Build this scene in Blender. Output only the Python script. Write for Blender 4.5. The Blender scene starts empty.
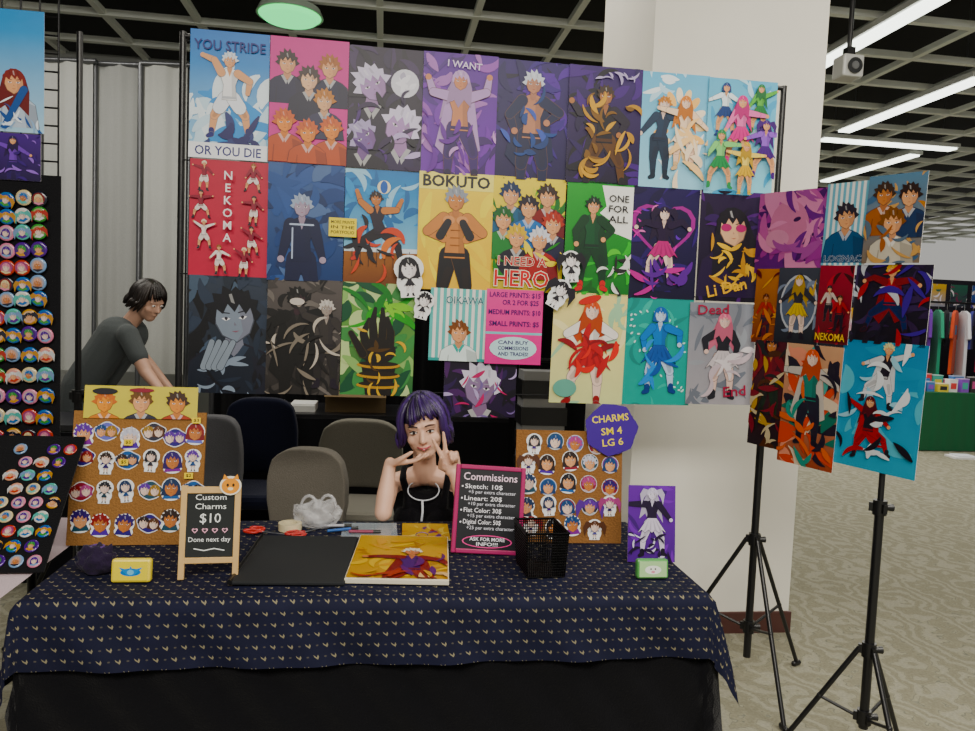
import bpy, bmesh, math, random
from math import sin, cos, pi, radians, hypot
from mathutils import Vector, Matrix, noise
random.seed(11)
rnd = random.random
def ru(a, b): return a + (b - a) * random.random()
# ------------------------------------------------------------ camera frame
FP = 760.0; CAMZ = 1.5
PITCH = math.atan((365.5 - 315) / FP); ROLL = radians(2.35)
R3 = Matrix.Rotation(pi / 2 - PITCH, 3, 'X') @ Matrix.Rotation(ROLL, 3, 'Z')
CL = Vector((0, 0, CAMZ))
cd = bpy.data.cameras.new("camera"); cam = bpy.data.objects.new("camera", cd)
bpy.context.collection.objects.link(cam); bpy.context.scene.camera = cam
cam.matrix_world = Matrix.Translation(CL) @ R3.to_4x4()
cd.sensor_width = 36; cd.lens = FP / 975 * 36; cd.clip_start = .05; cd.clip_end = 200
TH = radians(8)
U = Vector((cos(TH), sin(TH), 0)); V = Vector((-sin(TH), cos(TH), 0)); Z = Vector((0, 0, 1))
def ray(px, py): return R3 @ Vector(((px - 487.5) / FP, (365.5 - py) / FP, -1))
def hit(px, py, p0, n):
    d = ray(px, py); t = (p0 - CL).dot(n) / d.dot(n); return CL + d * t
def J(px, py, y):
    d = ray(px, py); return CL + d * (y / d.y)
def onz(px, py, z): return hit(px, py, Vector((0, 0, z)), Z)
def uv(u, v, z=0): return U * u + V * v + Z * z
def basis(x, y, z, o):
    m = Matrix.Identity(4)
    for i, c in enumerate((x, y, z)):
        for j in range(3): m[j][i] = c[j]
    m.translation = o
    return m
ROOM = basis(U, V, Z, Vector((0, 0, 0)))
# ------------------------------------------------------------ colours / materials
def hx(h):
    if not isinstance(h, str): return h
    r = []
    for i in (0, 2, 4):
        c = int(h[i:i + 2], 16) / 255
        r.append(c / 12.92 if c <= .04045 else ((c + .055) / 1.055) ** 2.4)
    return tuple(r)
def mixc(a, b, t):
    a = hx(a); b = hx(b); return tuple(a[i] * (1 - t) + b[i] * t for i in range(3))
def newmat(name):
    m = bpy.data.materials.new(name); m.use_nodes = True
    nt = m.node_tree; return m, nt, nt.nodes['Principled BSDF']
def vcol(name, rough=.5, metal=0, nscale=40, namt=.08, bump=0, spec=.5, coat=0, alpha=1, sheen=0, sat=1, val=1):
    m, nt, b = newmat(name)
    at = nt.nodes.new('ShaderNodeVertexColor'); at.layer_name = 'Col'
    tc = nt.nodes.new('ShaderNodeTexCoord'); no = nt.nodes.new('ShaderNodeTexNoise')
    no.inputs['Scale'].default_value = nscale; no.inputs['Detail'].default_value = 4
    nt.links.new(tc.outputs['Object'], no.inputs['Vector'])
    mr = nt.nodes.new('ShaderNodeMapRange'); mr.inputs['To Min'].default_value = 1 - namt; mr.inputs['To Max'].default_value = 1 + namt
    nt.links.new(no.outputs['Fac'], mr.inputs['Value'])
    mx = nt.nodes.new('ShaderNodeVectorMath'); mx.operation = 'SCALE'
    hs = nt.nodes.new('ShaderNodeHueSaturation'); hs.inputs['Saturation'].default_value = sat; hs.inputs['Value'].default_value = val
    nt.links.new(at.outputs['Color'], hs.inputs['Color'])
    nt.links.new(hs.outputs['Color'], mx.inputs[0]); nt.links.new(mr.outputs['Result'], mx.inputs['Scale'])
    nt.links.new(mx.outputs[0], b.inputs['Base Color'])
    b.inputs['Roughness'].default_value = rough; b.inputs['Metallic'].default_value = metal
    b.inputs['Specular IOR Level'].default_value = spec; b.inputs['Coat Weight'].default_value = coat
    b.inputs['Alpha'].default_value = alpha; b.inputs['Sheen Weight'].default_value = sheen
    if bump:
        bp = nt.nodes.new('ShaderNodeBump'); bp.inputs['Strength'].default_value = bump; bp.inputs['Distance'].default_value = .01
        nt.links.new(no.outputs['Fac'], bp.inputs['Height']); nt.links.new(bp.outputs[0], b.inputs['Normal'])
    return m
MT = dict(
    print=vcol('print_paper', .42, 0, 14, .1, spec=.35, sat=1.22, val=.88),
    matte=vcol('matte_paint', .85, 0, 12, .06),
    plastic=vcol('plastic', .35, 0, 60, .05),
    gloss=vcol('glossy_button', .2, 0, 60, .04, coat=.3, sat=1.2, val=.75),
    metal=vcol('metal', .35, .7, 60, .05),
    fabric=vcol('fabric', .95, 0, 220, .22, .35, spec=.1, sheen=.08),
    cork=vcol('cork', .95, 0, 160, .3, .4, spec=.1),
    wood=vcol('wood', .6, 0, 25, .15),
    skin=vcol('skin', .5, 0, 20, .05),
    hair=vcol('hair', .4, 0, 150, .35, .2),
    wall=vcol('wall_paint', .8, 0, 5, .05, .05),
    film=vcol('clear_film', .15, 0, 20, .05, coat=.5, alpha=.35),
)
def emis(name, col, s):
    m, nt, b = newmat(name); b.inputs['Base Color'].default_value = (*hx(col), 1)
    b.inputs['Emission Color'].default_value = (*hx(col), 1); b.inputs['Emission Strength'].default_value = s
    return m
MT['lamp'] = emis('lamp_tube', 'f4fbf0', 4.5)
MT['lampgreen'] = emis('lamp_green', '4dff90', 1.5)
def nmath(nt, op, a, b=None):
    n = nt.nodes.new('ShaderNodeMath'); n.operation = op
    for i, x in enumerate((a, b)):
        if x is None: continue
        if isinstance(x, (int, float)): n.inputs[i].default_value = x
        else: nt.links.new(x, n.inputs[i])
    return n.outputs[0]
def cloth_mat():
    m, nt, b = newmat('patterned_cloth')
    tc = nt.nodes.new('ShaderNodeUVMap'); sp = nt.nodes.new('ShaderNodeSeparateXYZ'); nt.links.new(tc.outputs[0], sp.inputs[0])
    X = nmath(nt, 'MULTIPLY', sp.outputs[0], 23); Y = nmath(nt, 'MULTIPLY', sp.outputs[1], 36)
    row = nmath(nt, 'FLOOR', Y); sh = nmath(nt, 'MULTIPLY', nmath(nt, 'FLOORED_MODULO', row, 2), .5)
    X2 = nmath(nt, 'ADD', X, sh)
    fx = nmath(nt, 'SUBTRACT', nmath(nt, 'FRACT', X2), .5); fy = nmath(nt, 'SUBTRACT', nmath(nt, 'FRACT', Y), .5)
    sx = nmath(nt, 'ADD', fx, nmath(nt, 'MULTIPLY', fy, .35))
    ax = nmath(nt, 'ABSOLUTE', sx)
    d = nmath(nt, 'ABSOLUTE', nmath(nt, 'ADD', nmath(nt, 'SUBTRACT', fy, nmath(nt, 'MULTIPLY', ax, 1.7)), .14))
    a1 = nmath(nt, 'LESS_THAN', d, .10); a2 = nmath(nt, 'LESS_THAN', ax, .135)
    mk_ = nmath(nt, 'MULTIPLY', a1, a2)
    gx = nmath(nt, 'SUBTRACT', .5, nmath(nt, 'ABSOLUTE', fx)); gy = nmath(nt, 'ABSOLUTE', fy)
    dd = nmath(nt, 'LESS_THAN', nmath(nt, 'ADD', nmath(nt, 'MULTIPLY', gx, gx), nmath(nt, 'MULTIPLY', gy, gy)), .006)
    mk2 = nmath(nt, 'MAXIMUM', nmath(nt, 'MULTIPLY', mk_, .6), nmath(nt, 'MULTIPLY', dd, .16))
    no = nt.nodes.new('ShaderNodeTexNoise'); no.inputs['Scale'].default_value = 9
    nt.links.new(tc.outputs[0], no.inputs[0])
    c1 = nt.nodes.new('ShaderNodeMix'); c1.data_type = 'RGBA'; nt.links.new(no.outputs['Fac'], c1.inputs[0])
    c1.inputs[6].default_value = (*hx('0b0d20'), 1); c1.inputs[7].default_value = (*hx('151834'), 1)
    c2 = nt.nodes.new('ShaderNodeMix'); c2.data_type = 'RGBA'; nt.links.new(mk2, c2.inputs[0])
    nt.links.new(c1.outputs[2], c2.inputs[6]); c2.inputs[7].default_value = (*hx('9c9372'), 1)
    nt.links.new(c2.outputs[2], b.inputs['Base Color']); b.inputs['Roughness'].default_value = .8
    b.inputs['Specular IOR Level'].default_value = .2
    return m
MT['cloth'] = cloth_mat()
def carpet_mat():
    m, nt, b = newmat('carpet')
    tc = nt.nodes.new('ShaderNodeTexCoord')
    n2 = nt.nodes.new('ShaderNodeTexNoise'); n2.inputs['Scale'].default_value = 90
    wv = nt.nodes.new('ShaderNodeTexWave'); wv.inputs['Scale'].default_value = 2.6; wv.inputs['Distortion'].default_value = 18; wv.inputs['Detail'].default_value = 3; wv.inputs['Detail Scale'].default_value = 1.6
    for n in (n2, wv): nt.links.new(tc.outputs['Object'], n.inputs[0])
    cr = nt.nodes.new('ShaderNodeValToRGB'); nt.links.new(wv.outputs['Fac'], cr.inputs[0])
    e = cr.color_ramp.elements; e[0].position = .0; e[0].color = (*hx('7d7a68'), 1); e[1].position = 1; e[1].color = (*hx('8f8d7d'), 1)
    for p_, c_ in ((.4, '86836f'), (.5, '6a6c62'), (.6, '8c8975')): x = cr.color_ramp.elements.new(p_); x.color = (*hx(c_), 1)
    mr = nt.nodes.new('ShaderNodeMapRange'); mr.inputs['To Min'].default_value = .65; mr.inputs['To Max'].default_value = 1.35; nt.links.new(n2.outputs['Fac'], mr.inputs['Value'])
    mx = nt.nodes.new('ShaderNodeVectorMath'); mx.operation = 'SCALE'; nt.links.new(cr.outputs[0], mx.inputs[0]); nt.links.new(mr.outputs[0], mx.inputs['Scale'])
    nt.links.new(mx.outputs[0], b.inputs['Base Color']); b.inputs['Roughness'].default_value = .95; b.inputs['Specular IOR Level'].default_value = .15
    bp = nt.nodes.new('ShaderNodeBump'); bp.inputs['Strength'].default_value = .4; nt.links.new(n2.outputs['Fac'], bp.inputs['Height']); nt.links.new(bp.outputs[0], b.inputs['Normal'])
    return m
MT['carpet'] = carpet_mat()
# ------------------------------------------------------------ mesh builder
class MB:
    def __init__(s): s.v = []; s.f = []; s.c = []; s.m = []; s.s = []; s.uvs = None
    def add(s, vs, fs, col, mat=0, smooth=False, M=None):
        o = len(s.v)
        for p in vs:
            p = Vector(p); s.v.append(M @ p if M is not None else p)
        col0 = None if isinstance(col, list) else hx(col)
        for i, f in enumerate(fs):
            s.f.append([o + k for k in f]); s.c.append(col0 if col0 else col[i]); s.m.append(mat); s.s.append(smooth)
        return s
    def box(s, c, sz, col, mat=0, M=None):
        x, y, z = sz[0] / 2, sz[1] / 2, sz[2] / 2; c = Vector(c)
        vs = [c + Vector(p) for p in ((-x, -y, -z), (x, -y, -z), (x, y, -z), (-x, y, -z), (-x, -y, z), (x, -y, z), (x, y, z), (-x, y, z))]
        return s.add(vs, [(0, 3, 2, 1), (4, 5, 6, 7), (0, 1, 5, 4), (1, 2, 6, 5), (2, 3, 7, 6), (3, 0, 4, 7)], col, mat, False, M)
    def cyl(s, p0, p1, r0, r1, col, n=12, mat=0, M=None):
        p0 = Vector(p0); p1 = Vector(p1); d = (p1 - p0)
        if d.length < 1e-7: return s
        d.normalize(); a = d.orthogonal().normalized(); b = d.cross(a)
        vs = []
        for p, r in ((p0, r0), (p1, r1)):
            for i in range(n):
                t = 2 * pi * i / n; vs.append(p + (a * cos(t) + b * sin(t)) * r)
        fs = [(i, (i + 1) % n, n + (i + 1) % n, n + i) for i in range(n)]
        s.add(vs, fs, col, mat, True, M)
        s.add(vs, [tuple(range(n))[::-1], tuple(range(n, 2 * n))], col, mat, False, M); return s
    def tube(s, pts, r, col, n=8, mat=0, M=None):
        pts = [Vector(p) for p in pts]; rr = r if isinstance(r, (list, tuple)) else [r] * len(pts)
        vs = []; a = None
        for i, p in enumerate(pts):
            d = (pts[min(i + 1, len(pts) - 1)] - pts[max(i - 1, 0)]).normalized()
            if a is None: a = d.orthogonal().normalized()
            a = (a - d * a.dot(d)).normalized(); b = d.cross(a)
            for k in range(n):
                t = 2 * pi * k / n; vs.append(p + (a * cos(t) + b * sin(t)) * rr[i])
        L = len(pts)
        fs = [(i * n + k, i * n + (k + 1) % n, (i + 1) * n + (k + 1) % n, (i + 1) * n + k) for i in range(L - 1) for k in range(n)]
        fs += [tuple(range(n))[::-1], tuple(range((L - 1) * n, L * n))]
        return s.add(vs, fs, col, mat, True, M)
    def sph(s, c, r, col, n=14, mat=0, M=None, Rm=None):
        if isinstance(r, (int, float)): r = (r, r, r)
        c = Vector(c); vs = []; m = n // 2 + 1
        for i in range(1, m):
            ph = pi * i / m
            for k in range(n):
                t = 2 * pi * k / n; q = Vector((r[0] * sin(ph) * cos(t), r[1] * sin(ph) * sin(t), r[2] * cos(ph)))
                vs.append(c + (Rm @ q if Rm is not None else q))
        top = Vector((0, 0, r[2])); 
        vs.append(c + (Rm @ top if Rm is not None else top)); vs.append(c - (Rm @ top if Rm is not None else top))
        T = len(vs) - 2; B = T + 1; fs = []
        for i in range(m - 2):
            for k in range(n): fs.append((i * n + k, (i + 1) * n + k, (i + 1) * n + (k + 1) % n, i * n + (k + 1) % n))
        for k in range(n):
            fs.append((T, k, (k + 1) % n)); fs.append((B, (m - 2) * n + (k + 1) % n, (m - 2) * n + k))
        return s.add(vs, fs, col, mat, True, M)
    def cap(s, p0, r0, p1, r1, col, n=12):
        s.cyl(p0, p1, r0, r1, col, n); s.sph(p0, r0, col, n); s.sph(p1, r1, col, n); return s
    def mesh(s, name, mats):
        me = bpy.data.meshes.new(name); me.from_pydata([tuple(p) for p in s.v], [], s.f); 
        for k in mats: me.materials.append(MT[k])
        at = me.color_attributes.new('Col', 'FLOAT_COLOR', 'CORNER')
        buf = []
        for f, c in zip(s.f, s.c):
            if isinstance(c[0], (tuple, list)):
                for q in c: buf += [q[0], q[1], q[2], 1]
            else: buf += [c[0], c[1], c[2], 1] * len(f)
        at.data.foreach_set('color', buf)
        me.polygons.foreach_set('material_index', s.m); me.polygons.foreach_set('use_smooth', s.s)
        if s.uvs:
            ul = me.uv_layers.new(name='UVMap'); i = 0
            for f in s.f:
                for k in f: ul.data[i].uv = s.uvs[k]; i += 1
        me.update(); return me
def link(o):
    bpy.context.scene.collection.objects.link(o); return o
def meta(o, label=None, cat=None, group=None, kind=None):
    if label: o['label'] = label
    if cat: o['category'] = cat
    if group: o['group'] = group
    if kind: o['kind'] = kind
    return o
def mk(name, mb, mats=('matte',), M=None, parent=None, label=None, cat=None, group=None, kind=None, bevel=0, mesh=None):
    if isinstance(mats, str): mats = (mats,)
    me = mesh or mb.mesh(name, mats)
    o = link(bpy.data.objects.new(name, me))
    if parent is not None: o.parent = parent
    elif M is not None: o.matrix_world = M
    if parent is not None and M is not None: o.matrix_local = M
    if bevel:
        b = o.modifiers.new('b', 'BEVEL'); b.width = bevel; b.segments = 2; b.limit_method = 'ANGLE'
    return meta(o, label, cat, group, kind)
def child(name, mb, mats, parent, label=None):
    bpy.context.view_layer.update()
    o = mk(name, mb, mats); o.parent = parent; o.matrix_parent_inverse = parent.matrix_world.inverted()
    if label: o['label'] = label
    return o
def empty(name, M, label, cat, group=None):
    o = link(bpy.data.objects.new(name, None)); o.empty_display_size = .1; o.matrix_world = M
    return meta(o, label, cat, group)
# ------------------------------------------------------------ 2D art
TXT = {}
def textgeo(s, off=0):
    k = (s, off)
    if k in TXT: return TXT[k]
    cu = bpy.data.curves.new('t', 'FONT'); cu.body = s; cu.size = 1; cu.align_x = 'CENTER'; cu.align_y = 'CENTER'; cu.resolution_u = 2; cu.offset = off
    ob = bpy.data.objects.new('t', cu); bpy.context.scene.collection.objects.link(ob)
    dg = bpy.context.evaluated_depsgraph_get(); dg.update()
    me = bpy.data.meshes.new_from_object(ob.evaluated_get(dg))
    vs = [(v.co.x, v.co.y) for v in me.vertices]; fs = [tuple(p.vertices) for p in me.polygons]
    bpy.data.objects.remove(ob); bpy.data.curves.remove(cu); bpy.data.meshes.remove(me)
    if vs:
        x0 = min(p[0] for p in vs); x1 = max(p[0] for p in vs); y0 = min(p[1] for p in vs); y1 = max(p[1] for p in vs)
        cx, cy = (x0 + x1) / 2, (y0 + y1) / 2
        TXT[k] = ([(p[0] - cx, p[1] - cy) for p in vs], fs, x1 - x0, y1 - y0)
    else: TXT[k] = ([], [], 1, 1)
    return TXT[k]
def clip(pts, x0, y0, x1, y1):
    for ax, lim, sg in ((0, x0, 1), (0, x1, -1), (1, y0, 1), (1, y1, -1)):
        out = []
        for i in range(len(pts)):
            a = pts[i - 1]; b = pts[i]; ia = (a[ax] - lim) * sg >= 0; ib = (b[ax] - lim) * sg >= 0
            if ia != ib:
                t = (lim - a[ax]) / (b[ax] - a[ax]); out.append((a[0] + t * (b[0] - a[0]), a[1] + t * (b[1] - a[1])))
            if ib: out.append(b)
        pts = out
        if len(pts) < 3: return []
    return pts
class Art(MB):
    """flat print: unit = sheet width; y from 0 to hh"""
    def __init__(s, w, h, thick=.0015, noclip=False):
        super().__init__(); s.w = w; s.hh = h / w; s.z = .0; s.th = thick; s.noclip = noclip
        if not noclip:
            s.box((0, 0, -thick / 2), (w, h, thick), 'e8e8e4')
    def P(s, x, y): return ((x - .5) * s.w, (y - s.hh / 2) * s.w, s.z)
    def nz(s): s.z += .00006
    def poly(s, pts, col):
        if not s.noclip: pts = clip(list(pts), 0, 0, 1, s.hh)
        if len(pts) < 3: return s
        a = sum(pts[i - 1][0] * pts[i][1] - pts[i][0] * pts[i - 1][1] for i in range(len(pts)))
        if a < 0: pts = pts[::-1]
        s.nz(); s.add([s.P(*p) for p in pts], [tuple(range(len(pts)))], col); return s
    def grad(s, ct, cb, y0=0, y1=None, n=6):
        y1 = s.hh if y1 is None else y1; s.nz(); ct = hx(ct); cb = hx(cb)
        s.add([s.P(0, y0), s.P(1, y0), s.P(1, y1), s.P(0, y1)], [(0, 1, 2, 3)], [[cb, cb, ct, ct]]); return s
    def ell(s, cx, cy, rx, ry, col, rot=0, n=20):
        c, q = cos(rot), sin(rot)
        return s.poly([(cx + rx * cos(2 * pi * i / n) * c - ry * sin(2 * pi * i / n) * q, cy + rx * cos(2 * pi * i / n) * q + ry * sin(2 * pi * i / n) * c) for i in range(n)], col)
    def rect(s, x0, y0, x1, y1, col): return s.poly([(x0, y0), (x1, y0), (x1, y1), (x0, y1)], col)
    def limb(s, a, b, r0, r1, col, ol=None, olw=.006):
        if ol: s.limb(a, b, r0 + olw, r1 + olw, ol)
        t = math.atan2(b[1] - a[1], b[0] - a[0]); pts = []
        for i in range(7): g = t + pi / 2 + pi * i / 6; pts.append((a[0] + r0 * cos(g), a[1] + r0 * sin(g)))
        for i in range(7): g = t - pi / 2 + pi * i / 6; pts.append((b[0] + r1 * cos(g), b[1] + r1 * sin(g)))
        return s.poly(pts, col)
    def line(s, pts, w, col):
        for a, b in zip(pts, pts[1:]): s.limb(a, b, w, w, col)
        return s
    def brush(s, n, cols, w=.03, L=.5, x0=0, y0=0, x1=1, y1=None, curl=2.2):
        """curved tapering brush strokes"""
        y1 = s.hh if y1 is None else y1
        for _ in range(n):
            x, y = ru(x0, x1), ru(y0, y1); a = ru(0, 2 * pi); da = ru(-curl, curl) / 8; st = L * ru(.5, 1.2) / 8; W = w * ru(.5, 1.3)
            l = []; r = []
            for k in range(9):
                ww = W * sin(pi * (k + .3) / 9); l.append((x - sin(a) * ww, y + cos(a) * ww)); r.append((x + sin(a) * ww, y - cos(a) * ww))
                x += cos(a) * st; y += sin(a) * st; a += da
            s.poly(l + r[::-1], random.choice(cols))
        return s
    def paint(s, n, cols, size=.1, x0=0, y0=0, x1=1, y1=None, flat=.3):
        return s.brush(n, cols, size * flat * 1.1, size * 3.2, x0, y0, x1, y1)
    def star(s, cx, cy, r, col, n=5, k=.42):
        return s.poly([(cx + r * (1 if i % 2 == 0 else k) * sin(pi * i / n), cy + r * (1 if i % 2 == 0 else k) * cos(pi * i / n)) for i in range(2 * n)], col)
    def heart(s, cx, cy, r, col):
        return s.poly([(cx + r * 1.0 * sin(t) ** 3, cy + r * (.81 * cos(t) - .31 * cos(2 * t) - .12 * cos(3 * t) - .06 * cos(4 * t))) for t in [2 * pi * i / 26 for i in range(26)]], col)
    def text(s, st, cx, cy, h, col, maxw=None, rot=0, ol=None, off=.012, olw=.05):
        w_ref = textgeo(st, off)[2]
        sc = h / .72; sx = maxw / w_ref if maxw else sc
        s.nz(); s.nz(); c, q = cos(rot), sin(rot)
        def put_(o, cc):
            vs, fs, w0, h0 = textgeo(st, o)
            s.nz(); s.add([s.P(cx + x * sx * c - y * sc * q, cy + x * sx * q + y * sc * c) for x, y in vs], fs, cc); s.nz()
        if ol: put_(off + olw, ol)
        put_(off, col); return s
    # ---- generic drawn people (no particular character)
    def head(s, cx, cy, h, skin, hair, style='spiky', tilt=0, dark='1a1220', back=True, face=True):
        c, q = cos(tilt), sin(tilt)
        def T(pts): return [(cx + (x * c - y * q) * h, cy + (x * q + y * c) * h) for x, y in pts]
        sd = random.Random(int(cx * 977 + cy * 3313 + h * 517))
        if back:
            if style == 'long':
                s.poly(T([(-.45, .2), (-.6, -.4), (-.75, -1.3), (-.35, -1.0), (-.1, -1.45), (.2, -1.0), (.6, -1.4), (.62, -.4), (.45, .2), (0, .5)]), mixc(hair, dark, .35))
            if style == 'tails':
                for g in (-1, 1): s.poly(T([(g * .3, .35), (g * .8, .5), (g * 1.1, 0), (g * .95, -.9), (g * .75, -.3), (g * .4, .1)]), mixc(hair, dark, .2))
            if style == 'bob': s.poly(T([(-.48, .2), (-.56, -.45), (0, -.5), (.56, -.45), (.48, .2)]), mixc(hair, dark, .3))
        F = [(-.36, .15), (-.36, -.1), (-.26, -.34), (0, -.5), (.26, -.34), (.36, -.1), (.36, .15), (.25, .4), (0, .48), (-.25, .4)]
        s.poly(T([(x * 1.07, y * 1.05) for x, y in F]), mixc(dark, skin, .25)); s.poly(T(F), skin)
        s.poly(T([(.1, .2), (.36, .15), (.36, -.1), (.26, -.34), (0, -.5), (.14, -.3)]), mixc(skin, '5a2a40', .22))
        if face:
            for g in (-1, 1):
                s.poly(T([(g * .08, -.03), (g * .16, .015), (g * .25, -.01), (g * .17, -.065)]), 'f0f0f4')
                s.poly(T([(g * .12, -.01), (g * .16, .02), (g * .2, 0), (g * .165, -.065)]), dark)
                s.poly(T([(g * .08, .07), (g * .25, .10), (g * .24, .125), (g * .08, .09)]), mixc(hair, dark, .5))
            s.poly(T([(-.08, -.28), (.08, -.28), (0, -.31)]), mixc(skin, '8a1a30', .6)); s.poly(T([(-.01, -.1), (.03, -.17), (-.02, -.17)]), mixc(skin, '5a2a40', .4))
        pts = []; N = 8
        for i in range(2 * N + 1):
            a = pi * (1.08 - 1.16 * i / (2 * N)); 
            r = (.57 + sd.random() * .13 if i % 2 else .50) if style == 'spiky' else .52 + .02 * (i % 2)
            pts.append((r * cos(a + .06 * (i % 2)) * .9, r * sin(a) + .03))
        k = sd.uniform(-.05, .05)
        fr = [(.39, -.12), (.33, .16), (.24 + k, .04), (.12, .25), (.03 + k, .1), (-.1, .27), (-.2 + k, .08), (-.32, .18), (-.39, -.12)]
        s.poly(T(pts + fr), hair)
        for i in range(3): x = -.22 + i * .16; s.poly(T([(x, .46), (x + .06, .47), (x + .1, .26), (x + .03, .3)]), mixc(hair, 'ffffff' if i == 1 else dark, .25))
        return s
    def bust(s, cx, cy, h, skin, hair, cloth, style='spiky', tilt=0, dark='1a1220', trim=None):
        for k, cc in ((.03, mixc(dark, cloth, .3)), (0, cloth)):
            s.poly([(cx + x * h, cy + y * h) for x, y in [(-1.0 - k, -1.9), (-.84 - k, -.92), (-.6, -.72 + k), (-.2, -.55 + k), (.2, -.55 + k), (.6, -.72 + k), (.84 + k, -.92), (1.0 + k, -1.9)]], cc)
        s.poly([(cx - .14 * h, cy - .3 * h), (cx + .14 * h, cy - .3 * h), (cx + .2 * h, cy - .6 * h), (cx, cy - .8 * h), (cx - .2 * h, cy - .6 * h)], mixc(skin, '5a2a40', .25))
        t = trim or mixc(cloth, 'ffffff', .4)
        for g in (-1, 1): s.poly([(cx + g * .18 * h, cy - .56 * h), (cx + g * .3 * h, cy - .6 * h), (cx + g * .05 * h, cy - 1.0 * h), (cx, cy - .84 * h)], t)
        s.poly([(cx + .36 * h, cy - .78 * h), (cx + .84 * h, cy - .95 * h), (cx + 1.0 * h, cy - 1.9 * h), (cx + .5 * h, cy - 1.9 * h)], mixc(cloth, dark, .35))
        s.poly([(cx - .5 * h, cy - 1.1 * h), (cx - .46 * h, cy - 1.1 * h), (cx - .5 * h, cy - 1.9 * h), (cx - .56 * h, cy - 1.9 * h)], mixc(cloth, dark, .45))
        return s.head(cx, cy, h, skin, hair, style, tilt, dark)
    def fig(s, cx, y0, h, skin, hair, top, bot, shoe='1a1220', arms=(-30, 40), legs=(-10, 12), style='spiky', skirt=False, dark='1a1220', lean=0, sleeve=True, bare=False, fore=(0, 0), coat=None):
        hip = (cx, y0 + .5 * h); sh = (cx + lean * h, y0 + .79 * h); hd = (cx + lean * 1.3 * h, y0 + .92 * h)
        dk = mixc(dark, top, .2); w_ = .004 * h
        def pol(p, a, L): return (p[0] + L * sin(radians(a)), p[1] - L * cos(radians(a)))
        if style in ('long', 'tails'): s.poly([(hd[0] - .08 * h, hd[1]), (hd[0] - .15 * h, hd[1] - .15 * h), (hd[0] - .19 * h, hd[1] - .36 * h), (hd[0] - .1 * h, hd[1] - .28 * h), (hd[0] - .05 * h, hd[1] - .4 * h), (hd[0] + .06 * h, hd[1] - .25 * h), (hd[0] + .17 * h, hd[1] - .42 * h), (hd[0] + .13 * h, hd[1] - .15 * h), (hd[0] + .08 * h, hd[1])], mixc(hair, dark, .25))
        if coat: s.poly([(sh[0] - .12 * h, sh[1]), (sh[0] + .12 * h, sh[1]), (hip[0] + .2 * h, hip[1] - .2 * h), (hip[0] + .09 * h, hip[1] - .26 * h), (hip[0], hip[1] - .1 * h), (hip[0] - .12 * h, hip[1] - .28 * h), (hip[0] - .22 * h, hip[1] - .18 * h)], coat)
        for i, g in enumerate((-1, 1)):
            a = legs[i]; p = (hip[0] + g * .045 * h, hip[1] - .01 * h); kn = pol(p, a, .24 * h); an = pol(kn, a * .4 - g * 4, .22 * h)
            lc = skin if (skirt or bare) else bot
            s.limb(kn, an, .045 * h, .026 * h, lc, dk, w_); s.limb(p, kn, .072 * h, .048 * h, lc, dk, w_)
            s.limb(((p[0] + kn[0]) / 2 + .02 * h, (p[1] + kn[1]) / 2), kn, .03 * h, .022 * h, mixc(lc, dark, .3))
            s.limb((an[0], an[1] + .05 * h), an, .032 * h, .03 * h, shoe); s.limb(an, (an[0] + g * .04 * h, an[1] - .02 * h), .03 * h, .02 * h, shoe, dk, w_)
            if bare: s.limb(p, pol(p, a, .13 * h), .078 * h, .074 * h, bot, dk, w_)
        W = .105 * h
        body = [(hip[0] - .08 * h, hip[1] - .03 * h), (hip[0] + .08 * h, hip[1] - .03 * h), (sh[0] + W * .62, sh[1] - .15 * h), (sh[0] + W * .95, sh[1] - .05 * h), (sh[0] + W, sh[1]), (sh[0] + .035 * h, sh[1] + .035 * h), (sh[0] - .035 * h, sh[1] + .035 * h), (sh[0] - W, sh[1]), (sh[0] - W * .95, sh[1] - .05 * h), (sh[0] - W * .62, sh[1] - .15 * h)]
        s.line(body + body[:1], w_, dk); s.poly(body, top)
        s.poly([(sh[0] + .02 * h, sh[1] + .0 * h), (sh[0] + W, sh[1]), (sh[0] + W * .6, sh[1] - .15 * h), (hip[0] + .08 * h, hip[1]), (hip[0] + .03 * h, hip[1])], mixc(top, dark, .28))
        s.poly([(sh[0] - .03 * h, sh[1] + .035 * h), (sh[0] + .03 * h, sh[1] + .035 * h), (sh[0], sh[1] - .06 * h)], skin)
        s.poly([(hip[0] - .08 * h, hip[1] + .01 * h), (hip[0] + .08 * h, hip[1] + .01 * h), (hip[0] + .08 * h, hip[1] - .02 * h), (hip[0] - .08 * h, hip[1] - .02 * h)], mixc(bot, dark, .4))
        if skirt:
            pts = [(hip[0] - .065 * h, hip[1] + .07 * h), (hip[0] + .065 * h, hip[1] + .07 * h)] + [(hip[0] + (.21 - .42 * i / 8) * h, hip[1] - (.1 if i % 2 else .14) * h) for i in range(9)]
            s.line(pts + pts[:1], w_, dk); s.poly(pts, bot)
            for i in range(4): x = -.12 + .08 * i; s.poly([(hip[0] + x * .4 * h, hip[1] + .05 * h), (hip[0] + x * h, hip[1] - .12 * h), (hip[0] + (x + .03) * h, hip[1] - .1 * h)], mixc(bot, dark, .3))
        for i, g in enumerate((-1, 1)):
            a = arms[i]; p = (sh[0] + g * W * .88, sh[1] - .015 * h); el = pol(p, a, .16 * h); wr = pol(el, a + fore[i], .14 * h)
            ac = top if sleeve else skin
            if coat and sleeve: ac = coat
            s.limb(el, wr, .036 * h, .024 * h, ac, dk, w_); s.limb(p, el, .047 * h, .037 * h, ac, dk, w_)
            s.ell(wr[0], wr[1], .028 * h, .028 * h, skin)
        s.limb((sh[0], sh[1] + .02 * h), (hd[0], hd[1] - .05 * h), .026 * h, .026 * h, mixc(skin, '5a2a40', .2))
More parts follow.
